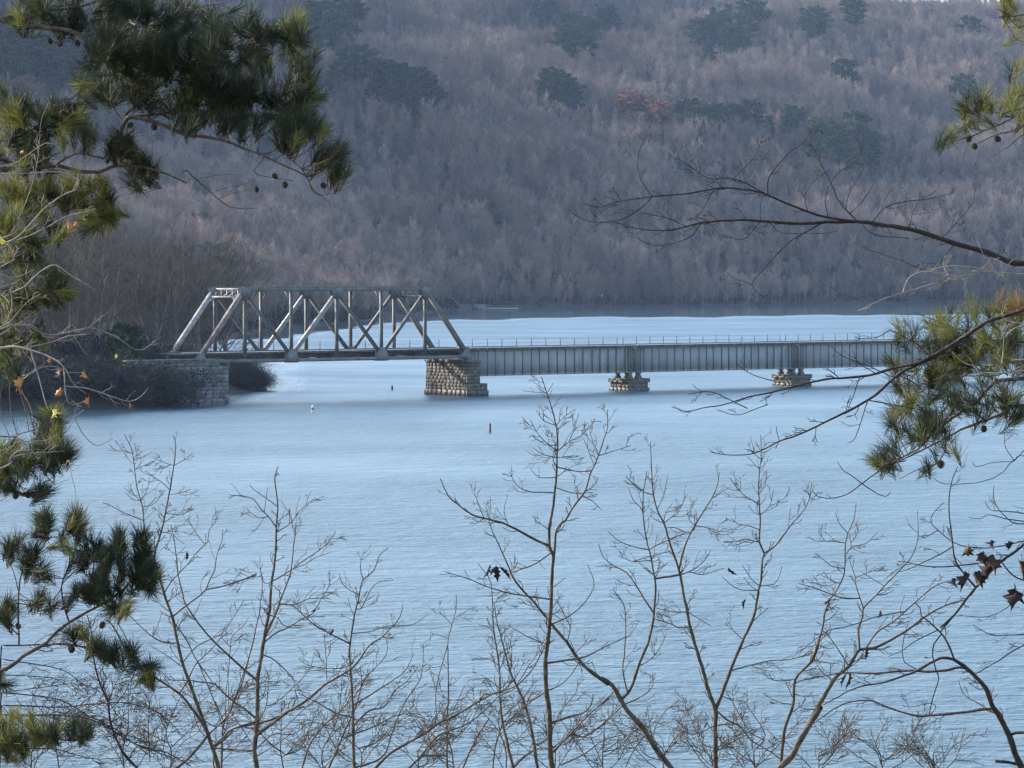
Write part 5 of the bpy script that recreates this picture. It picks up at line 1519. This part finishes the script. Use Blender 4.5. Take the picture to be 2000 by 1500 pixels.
for l in (('N:4600,900 2050,710 1800,705 1660,735 1500,775 1400,805 1280,860', 6.0, 1.6, .6), ('N:1680,725 1650,660 1660,620', 2.4, 1.4, .4), ('N:1720,715 1690,705 1640,715 1600,700', 3.0, 1.4, .4), ('N:2100,640 1900,700 1840,640 1800,560', 3.0, 1.4, .5), ('N:2000,780 1880,690 1850,640', 2.6, 1.4, .5), ('N:1470,780 1500,720 1560,690 1700,665 1880,690', 2.4, 1.8, .4),
          ('M:3600,700 1450,560 1380,600 1290,650', 5.0, 2.4, .5), ('M:1030,660 990,610 900,580 830,500', 3.2, 1.6, .3), ('M:1210,590 1225,400 1200,300', 2.6, 1.5, .5), ('M:1030,660 1250,660 1500,640 2200,640', 3.0, 4.0, .2), ('M:1290,650 1210,590 1160,540', 2.4, 1.4, .3), ('M:1210,400 1310,320 1450,290', 2.2, 1.6, .4), ('M:1450,250 1280,270 1220,240 1210,180', 2.2, 1.4, .3)):
    T14.limb(l[0], l[1], l[2], l[3], tl=(14, 40))
T14.finish('bare_tree', 'bare tree at the right edge, bark coloured pale as if sunlit, twigs tangled in the pine', 'tree', M['bark_sunlit'], None, ft14)

# ---- maple with orange leaves, left edge
T15 = Tree(13.0, 44); ft15 = (-2.75, 13.0, float(near_ground(np.float64(-2.75), np.float64(13.0))) - .15)
T15.limb([(-430, 1500), (-400, 1100), (-420, 700), (-380, 300), (-360, 100)], 26, 10, 0, tail=ft15)
for l in (('P:-1400,1300 -50,720 60,650 150,600 230,510 330,400 450,310 560,260 575,200 520,160 400,135 200,145 -50,150', 5.0, 1.8, .7), ('P:40,668 170,620 350,540 480,470 700,410', 3.2, 1.4, .9), ('P:-1400,1500 -50,860 100,760 130,700', 4.0, 1.6, .8), ('P:90,1015 170,980 250,900 330,840 410,815 500,880 600,940 700,1000', 3.0, 1.4, .4), ('P:-1400,1900 -50,1290 60,1200 90,1100 80,1010 90,1015', 4.5, 2.2, .6), ('P:-1400,2000 -50,1360 60,1250 200,1090 300,1030', 4.0, 1.4, .8),
          ('P:-1400,1900 -50,1310 100,1270 200,1260 350,1330 500,1310 650,1280 750,1300 880,1360 990,1435 1070,1420 1165,1350', 6.0, 1.4, .5), ('P:200,1420 380,1380 500,1340 660,1320', 2.6, 1.5, .5), ('P:540,1370 580,1400 640,1480', 1.8, 1.2, .2), ('P:650,1280 740,1200 820,1140', 2.0, 1.2, .4), ('Q:-400,100 -50,130 60,115 150,110 260,140 400,190 500,250 560,320', 8.0, 2.0, .7), ('P:-50,850 100,905 250,850', 2.0, 1.2, .4),
          ('Q:230,60 250,80 270,200 310,330 350,480 380,580 410,650', 4.4, 2.0, .3), ('Q:190,390 280,330 370,285 480,285 540,330 680,335', 2.2, 1.3, .2), ('Q:520,340 545,440 560,550 600,600 720,575', 2.8, 1.5, .3), ('Q:550,460 700,460 850,500 970,540 1090,570 1180,530 1240,460', 2.8, 1.3, .4), ('Q:500,700 590,720 700,645', 2.0, 1.3, .2), ('Q:630,730 700,850 780,930 850,940 950,880', 2.6, 1.3, .2), ('Q:560,320 600,400 660,460 720,510', 2.0, 1.6, .2), ('Q:530,290 545,400', 2.6, 2.6, .2),
          ('Q:-1400,1400 -50,1010 130,930 250,905 400,900 480,850', 4.0, 1.6, .4), ('Q:130,930 150,830 135,750', 2.0, 1.3, .4), ('Q:-1400,1600 -50,1160 90,1050 150,990 230,985', 5.5, 3.0, .4), ('Q:110,1045 250,1010 400,1000 540,990', 2.8, 1.4, .5), ('Q:560,1080 580,1070 600,1200 630,1320 640,1490', 2.2, 1.3, .5), ('Z:-400,500 -15,470 40,420 70,330 80,240 95,200', 3.0, 1.3, .7), ('Z:-400,420 -10,330 45,310 90,280 120,290', 3.0, 1.3, .7), ('Z:-300,620 0,560 40,545 60,600', 2.4, 1.3, .6)):
    T15.limb(l[0], l[1], l[2], l[3], tl=(12, 38))
T15.finish('maple_tree', 'maple at the left edge with twigs coloured pale as if sunlit and a few hanging orange leaves', 'maple tree', M['bark_sunlit'], None, ft15)
px = 13.0 / F
for i, (x, y, sz, mat, tl, lab) in enumerate(((42, 740, 34, 'leaf_orange', .5, 'largest orange leaf'), (98, 700, 16, 'leaf_orange', 0, None), (166, 725, 26, 'leaf_orange', -.4, 'curled orange leaf'), (120, 760, 30, 'leaf_orange', .7, 'glowing orange leaf'), (173, 777, 24, 'leaf_orange', -.1, 'small tan leaf'), (100, 800, 30, 'leaf_yellow', -.6, 'yellow leaf'),
                                         (133, 430, 34, 'leaf_orange', .1, None), (148, 433, 20, 'leaf_orange', .6, None), (2, 462, 30, 'leaf_yellow', -.7, None), (228, 692, 14, 'leaf_yellow', .2, None), (252, 788, 14, 'leaf_orange', .3, None), (118, 722, 18, 'leaf_orange', .2, None), (46, 296, 14, 'leaf_orange', 1.2, None))):
    add_leaf(T15, x, y, 12.95, sz * .8 * px, mat, 'maple', tl, lab, i)
px = 14.0 / F
for i, (x, y, sz, tl) in enumerate(((1896, 1068, 34, .9), (1915, 1080, 30, -.4), (1945, 1058, 22, .8), (1975, 1058, 20, .2), (1928, 1090, 44, -.8), (1940, 1105, 40, .6), (1890, 1122, 42, .7), (1905, 1118, 36, -.5), (1870, 1130, 24, .5), (1996, 1095, 40, .1), (1995, 1160, 46, .8), (1985, 1150, 40, -.6))):
    add_leaf(T13, x, y, 13.97, sz * 1.05 * px, 'leaf_dark', 'maple', tl, None, i)
for t, x, y, sz, tl, kd in ((S6, 960, 1103, 32, .5, 'oak'), (S6, 969, 1104, 36, -.1, 'oak'), (S6, 978, 1106, 34, -.6, 'oak'), (S6, 966, 1108, 26, .9, 'oak'), (S9, 1424, 1110, 24, -.9, 'oak'), (S9, 1456, 1170, 22, .05, 'oak'), (S10, 1722, 1192, 24, .7, 'oak'), (S10, 1693, 1266, 24, .1, 'oak'), (S10, 1655, 1315, 34, .2, 'oak'), (S10, 1650, 1318, 30, .7, 'oak'), (S3, 652, 1228, 18, .5, 'oak'), (S1, 366, 1078, 18, .1, 'oak'), (S9, 1380, 1412, 12, .3, 'oak')):
    add_leaf(t, x, y, t.Y - .02, sz * t.Y / F, 'leaf_dark', kd, tl, None, int(x))


# ---- pines
def needles(mb, P, Dv, L, n, spread, r, w=.0019):
    """tufts of needles: P base points, Dv directions"""
    m = len(P)
    rep = np.repeat(np.arange(m), n)
    N_ = len(rep)
    ax = Dv[rep]
    rnd = unit(np.cross(ax, r.normal(size=(N_, 3))))
    th = np.abs(r.normal(spread, .28, N_))
    d = unit(ax * np.cos(th)[:, None] + rnd * np.sin(th)[:, None])
    ln = L[rep] * r.uniform(.75, 1.1, N_)
    b = P[rep] + ax * (L[rep] * r.uniform(-.75, .15, N_))[:, None] + r.normal(0, .003, (N_, 3))
    side = unit(np.cross(d, r.normal(size=(N_, 3)))) * (w / 2)
    sag = np.zeros((N_, 3)); sag[:, 2] = -ln * r.uniform(.0, .08, N_)
    mid = b + d * (ln * .55)[:, None]
    tip = b + d * ln[:, None] + sag + ax * (ln * .06)[:, None]
    V = np.stack([b - side, b + side, mid - side * .9, mid + side * .9, tip], 1)
    o = np.arange(N_)[:, None] * 5
    mb.add(V.reshape(-1, 3), o + np.array([[0, 1, 3, 2]]), o + np.array([[2, 3, 4]]))


def cone_mesh():
    mb = MB(); r = np.random.default_rng(3)
    mb.tube([(0, 0, 0), (0, 0, -.012), (0, 0, -.03), (0, 0, -.048), (0, 0, -.056)], [.006, .014, .016, .011, .003], 8)
    for i in range(60):
        g = i / 60; z = -.004 - .05 * g; R = .017 * math.sin(math.pi * (.12 + .8 * g)) ** .7
        a = i * 2.4
        c, s_ = math.cos(a), math.sin(a)
        b = np.array((c * R * .6, s_ * R * .6, z)); t = np.array((c * R * 1.5, s_ * R * 1.5, z - .002))
        sd = np.array((-s_, c, 0)) * .0055; up = np.array((0, 0, .0035))
        mb.add([b - sd * .6, b + sd * .6, t + sd, t - sd, t + up], [(0, 1, 2, 3)], [(0, 4, 1), (1, 4, 2), (3, 4, 0), (2, 4, 3)])
    return mb.mesh('pine_cone', M['cone'])


CONE = cone_mesh()


def pine(Y, seed, trunk_pts, d, base, limbs, blobs, label, cones, yfrac=None, nl=(34, 50), dep=.9, pern=58):
    t = Tree(Y, seed); r = t.r
    t.limb(trunk_pts, d[0], d[1], 0, tail=base, wob=.6)
    for l in limbs: t.limb(l[0], l[1], l[2], 0, z0=l[3] if len(l) > 3 else None, z1=l[4] if len(l) > 4 else None, wob=1.6)
    lines = np.vstack(t.lines[1:])
    tw = MB(); nd = MB(); ny = MB(); db = MB()
    for bl in blobs:
        cx, cy, rx, ry, n = bl[:5]; yel = bl[5] if len(bl) > 5 else .15
        for k in range(n):
            rr = math.sqrt(r.uniform(0, 1)); a = r.uniform(0, 6.28)
            p = np.array((cx + rx * rr * math.cos(a), cy + ry * rr * math.sin(a)))
            i = np.argmin(np.hypot(lines[:, 0] - p[0], (lines[:, 1] - p[1]) * 1.0) + r.uniform(0, 25, len(lines)))
            q = lines[i]
            dv = p - q[:2]; Ld = np.hypot(*dv) + 1e-6
            z = q[2] + r.normal(0, .28) * dep * min(1, .35 + Ld / 90)
            # a twig from the limb out to the tuft
            c0 = q; c2 = np.array((p[0], p[1], z)); c1 = (c0 + c2) / 2 + np.array((-dv[1], dv[0], 0)) * r.normal(0, .10) + np.array((0, min(12, Ld * .12), 0))
            if Ld < 170: tw.tube(to3(smooth_line(np.array([c0, c1, c2]), 14), Y), np.linspace(1.9, 1.25, len(smooth_line(np.array([c0, c1, c2]), 14))) * t.px * .62, 4)
            u = dv / Ld * min(1, Ld / 45) * .8 + np.array((r.normal(0, .35), -.55 + r.normal(0, .3)))
            u3 = np.array((u[0], r.normal(0, .45), -u[1])); u3 /= np.linalg.norm(u3)
            W = np.array([pw(p[0], p[1], Y + z)])
            tgt = db if yel > 1 else ny if r.random() < yel else nd
            needles(tgt, W, u3[None, :], np.array([r.uniform(*nl) * t.px]), int(pern * r.uniform(.7, 1.2)), .52, r)
    t.finish('pine_tree', label, 'pine tree', M['pine_bark'], None, base)
    link('foliage', joined(tw, nd, 'foliage', M['pine_bark'], M['needle']), t.root, t.off)
    f2 = ny.build('foliage', M['needle_y'], t.root, t.off)
    if db.n: tag(db.build('foliage', M['needle_dead'], t.root, t.off), 'dead orange brown needles')
    for (x, y, sc) in cones:
        o = link('pine_cone', CONE, t.root)
        i = np.argmin(np.hypot(lines[:, 0] - x, lines[:, 1] - y))
        if np.hypot(lines[i, 0] - x, lines[i, 1] - y) > 32: x, y = lines[i, 0] + r.uniform(-6, 6), lines[i, 1] + 12
        o.location = Vector(pw(x, y - 8, Y + lines[i][2])) + t.off
        o.scale = (sc * .52,) * 3
        o.rotation_euler = (r.normal(0, .5), r.normal(0, .5), r.uniform(0, 6))
    return t


bx = -3.3
b1 = (bx, 15.0, float(near_ground(np.float64(bx), np.float64(15.0))) - .2)
P1 = pine(15.0, 71, [(-520, 1500), (-500, 1000), (-520, 500), (-500, 0), (-480, -400)], (80, 55), b1, [
    ('Z:-500,90 -300,60 -60,35 0,40 55,52 105,56 147,66 182,88 210,115', 20, 6, 0, -.3), ('Z:-510,500 -300,420 -60,338 70,326 115,322 147,331 196,332 224,322 276,324 322,338 364,357', 22, 3, 0, .25), ('O:640,925 660,800 690,690 740,650 900,690 1050,745 1200,770 1350,820 1500,880 1600,930 1700,980 1750,1060 1840,1130', 10, 1.8, .25, -.2),
    ('O:740,650 900,640 1100,600 1300,570 1500,520 1700,420', 5, 2, .2, .5), ('O:690,690 620,560 600,480', 3.5, 1.6), ('O:700,640 850,500 1000,380 1200,300 1400,200 1640,120', 5.5, 2, .2, -.5), ('O:300,165 600,100 900,60 1250,20', 7, 2.2, -.2, .3), ('O:520,250 800,400 1100,480 1400,500', 5, 2, -.2, .4),
    ('O:1020,965 1040,955 1100,1010 1170,1070 1240,1130 1320,1165 1440,1160', 3.4, 1.3, .3), ('O:1100,1000 1180,980 1370,975', 1.5, 1.0, .3), ('O:1230,1110 1290,1080 1390,1060', 1.5, 1.0, .3), ('O:1200,1060 1290,1040 1400,1020', 1.4, 1.0, .3), ('O:1600,870 1700,960 1760,1080 1870,1080', 2.4, 1.2), ('O:1460,900 1420,960 1520,990 1640,1010', 2.0, 1.1),
    ('O:0,115 200,60 450,30 700,-60', 8, 3), ('O:-300,700 0,780 200,700 350,560', 6, 2.2, .2), ('O:300,930 420,860 600,890', 5, 3, .1, .1), ('P:-900,200 -50,330 200,300 400,330 640,280 800,370', 5, 1.6, .4), ('P:-900,500 0,520 150,560 300,620 420,560', 4, 1.5, .4), ('P:-900,800 0,760 200,800 270,760', 5, 1.6, .3), ('P:-900,1100 0,1000 250,1000 430,960', 5, 1.8, .2), ('Q:-900,700 0,860 200,830 380,780 460,740', 5, 1.8, .3), ('Q:-900,900 0,1080 250,1060 450,1050 600,1020', 5, 1.6, .3), ('Q:-400,1150 0,1250 200,1300 330,1350', 3, 1.4, .3)],
    [(150, 25, 150, 40, 56, .05), (300, 60, 130, 70, 101, .03), (230, 130, 70, 60, 45, .03), (330, 150, 90, 70, 70, .03), (440, 60, 70, 50, 29, .03), (440, 150, 80, 60, 54, .03), (560, 60, 35, 25, 13, .35), (530, 95, 40, 40, 16), (590, 130, 30, 30, 12), (480, 210, 70, 50, 40, .03), (560, 210, 45, 45, 27, .05), (600, 170, 25, 40, 12), (400, 220, 60, 40, 27, .03), (605, 260, 45, 25, 12), (635, 310, 35, 22, 12), (665, 345, 18, 14, 5), (560, 255, 50, 30, 13),
     (20, 210, 40, 25, 10), (60, 250, 60, 35, 24, .2), (130, 215, 40, 25, 13), (180, 180, 40, 30, 10), (150, 260, 40, 30, 13, .3), (240, 290, 30, 25, 16), (285, 335, 25, 30, 10, .1), (270, 355, 25, 18, 6, .1), (40, 300, 60, 30, 20), (60, 365, 70, 35, 22, .5), (150, 375, 70, 35, 24, .55), (205, 400, 25, 30, 12, .6), (190, 435, 30, 25, 12, .6), (60, 440, 70, 45, 25, .5), (45, 510, 35, 35, 18, .4), (60, 490, 15, 20, 10, .2), (112, 570, 22, 24, 18, .15), (95, 555, 20, 20, 10, .2), (40, 585, 45, 35, 16, .4), (35, 650, 45, 45, 16, .4), (15, 705, 25, 25, 10, .3),
     (95, 850, 24, 36, 22, .2), (100, 825, 14, 16, 10, .2), (70, 900, 45, 22, 18, .3), (125, 888, 14, 10, 8, .2), (20, 940, 40, 22, 14, .2), (80, 962, 14, 8, 5), (15, 895, 30, 30, 14, .3)],
    'large pine at the left edge, dark needle sprays overhanging the hillside and dangling cones', [(38, 73, 1), (93, 84, 1), (118, 88, 1), (149, 86, 1), (168, 92, 1), (250, 160, 1), (210, 165, 1), (260, 248, 1.1), (300, 250, 1.1), (550, 217, 1), (500, 372, 1), (533, 347, 1), (556, 362, 1.1), (628, 366, 1), (650, 120, 1), (86, 358, 1.1), (70, 385, 1), (55, 415, 1), (190, 442, 1), (60, 485, 1), (12, 570, 1), (30, 655, 1), (130, 697, 1), (162, 718, .9), (90, 915, 1.2), (55, 968, 1.1), (32, 970, 1.1), (48, 990, 1.1), (110, 908, 1)], nl=(33, 48), pern=86)
b2 = (-2.55, 14.0, float(near_ground(np.float64(-2.55), np.float64(14.0))) - .2)
P2 = pine(14.0, 72, [(-260, 1500), (-240, 1400), (-230, 1250), (-220, 1050)], (30, 14), b2, [
    ('Z:-235,1330 -120,1322 -25,1318 17,1301 50,1277 91,1252 124,1219 165,1194 227,1161 281,1111', 12, 3, 0, .1), ('S:90,920 85,700 110,560 200,460 230,390', 4.5, 2), ('S:320,790 290,650 330,540 380,420', 4, 2), ('S:540,690 560,560 570,470', 3, 1.8), ('S:640,640 670,520 690,440', 3, 1.8), ('S:180,930 300,915 400,935 500,990 580,1040', 4, 1.8), ('S:100,680 60,560 10,490', 2.6, 1.6), ('S:310,620 400,520 440,440', 2.4, 1.6), ('S:430,740 440,640 500,520', 2.6, 1.6),
    ('Z:-235,1480 -25,1462 25,1455 80,1440 145,1446 178,1440', 8, 2.5, 0, .1), ('S:560,820 640,960 700,1050', 2.2, 1.4), ('S:70,880 0,780 -60,740', 3, 2)],
    [(90, 1035, 20, 28, 9), (92, 1020, 8, 12, 4), (55, 1062, 28, 24, 8), (150, 1030, 16, 26, 9), (150, 1012, 8, 10, 4), (120, 1060, 16, 20, 5), (15, 1085, 14, 20, 5), (180, 1072, 16, 16, 5), (65, 1118, 28, 22, 9), (150, 1100, 20, 20, 5), (233, 1065, 9, 20, 8), (277, 1068, 13, 26, 12), (205, 1100, 18, 26, 12, .3), (262, 1112, 32, 28, 20), (290, 1132, 20, 24, 14), (210, 1150, 45, 25, 22), (160, 1170, 32, 18, 11), (90, 1180, 22, 16, 7), (20, 1190, 30, 25, 9), (235, 1188, 30, 14, 8), (150, 1238, 25, 10, 5), (190, 1268, 28, 12, 8), (240, 1278, 28, 16, 11), (280, 1300, 22, 10, 5), (290, 1330, 22, 8, 5), (40, 1430, 55, 32, 24, .7), (112, 1432, 26, 16, 9, .5), (160, 1426, 22, 16, 9, .2), (20, 1472, 40, 22, 11, .6), (8, 1330, 10, 20, 3)],
    'young pine at the lower left corner, upright dark needle brushes against the water', [(76, 1212, 1), (140, 1270, 1.1), (226, 1278, 1), (203, 1222, 1.1), (205, 1128, .8), (130, 1300, .8), (95, 1442, 1)], nl=(29, 44), dep=.7, pern=84)
b3 = (3.9, 16.0, float(near_ground(np.float64(3.9), np.float64(16.0))) - .2)
P3 = pine(16.0, 73, [(2720, 1500), (2700, 1000), (2710, 500), (2690, 0), (2700, -500)], (80, 50), b3, [
    ('M:4100,560 1450,700 1200,730 1130,770 1000,910 900,970 770,1060 640,1160 540,1260 260,1410', 16, 2, 0, -.4), ('M:4100,900 1450,910 1270,960 1100,1030 900,1110 750,1190 560,1280 300,1400', 14, 2, .2, -.1), ('M:770,1190 780,1260 700,1370 600,1400 420,1480', 2.6, 1.3), ('M:4100,300 1450,420 1100,380 900,330 700,260 540,200', 12, 2, 0, .5), ('M:1100,400 900,480 650,550 560,640 450,780', 5, 1.8, 0, .4), ('M:800,400 650,520 500,420 420,370', 3.4, 1.5, .2), ('M:1450,620 1100,620 900,560', 5, 2), ('M:1250,700 1200,860 1060,930', 3, 1.5), ('M:660,600 640,760 500,870', 2.8, 1.4, .2), ('M:1450,200 1250,150 1180,110', 4, 2),
    ('L:4800,300 1700,950 1540,1060 1420,1110 1280,1170 1180,1210 1000,1260 870,1295', 12, 1.8, 0, -.3), ('L:2500,700 1700,1080 1520,1170 1400,1200 1200,1290', 7, 1.5, .1, -.2), ('L:2500,800 1700,1170 1500,1310 1370,1390', 5, 1.2), ('L:4800,-300 1700,130 1500,130 1400,80', 12, 2), ('L:1560,1050 1430,1000 1300,1000 1230,960', 2.4, 1.4), ('L:1440,1100 1280,1080 1180,1090 1080,1060', 2.2, 1.3), ('L:1260,1175 1180,1140 1080,1090', 2, 1.2), ('L:2400,500 1700,800 1560,760 1500,720', 6, 1.6), ('L:1400,1200 1500,1170 1640,1120', 2.0, 1.5)],
    [(1785, 655, 40, 32, 8, .2), (1850, 650, 60, 50, 22, .45), (1920, 655, 70, 60, 28, .45), (1960, 620, 40, 30, 9, .45), (1800, 760, 55, 55, 19, .3), (1772, 720, 30, 40, 6, .4), (1870, 735, 60, 45, 20, .45), (1965, 720, 45, 80, 26, .45), (1830, 700, 50, 40, 12, .2), (1910, 700, 60, 40, 17, .45), (1775, 790, 25, 25, 5, .3), (1750, 800, 14, 12, 3), (1850, 790, 30, 20, 5), (1895, 800, 55, 28, 14, .05), (1820, 830, 40, 24, 11, .05), (1790, 850, 40, 26, 9, .05), (1735, 890, 26, 28, 9, .05), (1760, 830, 22, 18, 5, .05), (1712, 908, 16, 12, 5, .05), (1850, 842, 40, 24, 6, .05), (1960, 800, 40, 34, 11, .1), (1990, 830, 20, 20, 3), (1805, 912, 16, 10, 3), (1840, 880, 30, 14, 3, .05),
     (1965, 20, 38, 26, 7, .8), (1990, 62, 16, 16, 2, .5), (1985, 150, 18, 20, 3, .5), (1960, 195, 36, 26, 7, .75), (1992, 220, 14, 36, 5, .8), (1905, 212, 26, 20, 4, .45), (1930, 200, 22, 18, 3, .5), (1880, 235, 16, 22, 4, .2), (1862, 268, 16, 10, 3, .4), (1835, 275, 7, 8, 2, .2), (1925, 245, 26, 10, 2, .4), (1975, 594, 28, 16, 8, 2)],
    'pine at the right edge, yellow green sprays over the right end of the bridge', [(1894, 272, 1.2), (1902, 288, 1.1), (1943, 276, 1.2), (1860, 280, .7), (1921, 840, 1.2), (1838, 907, 1.4), (1880, 700, 1)], nl=(33, 48), pern=62)
HAZE_D, HAZE_COL = 0.000038, (0.50, 0.68, 1.0)
# ------------------------------------------------------------------ the hazy air
def haze():
    m, nt, out = new_mat('haze')
    v = N(nt, 'ShaderNodeVolumePrincipled')
    v.inputs['Color'].default_value = (*HAZE_COL, 1)
    v.inputs['Density'].default_value = HAZE_D
    v.inputs['Anisotropy'].default_value = 0.0
    nt.links.new(v.outputs['Volume'], out.inputs['Volume'])
    mb = MB(); mb.box(-2600, 2600, -90, 5200, -9, 420)
    o = mb.build('haze', m)
    tag(o, 'thin blue haze over the lake and hills', kind='stuff')


haze()
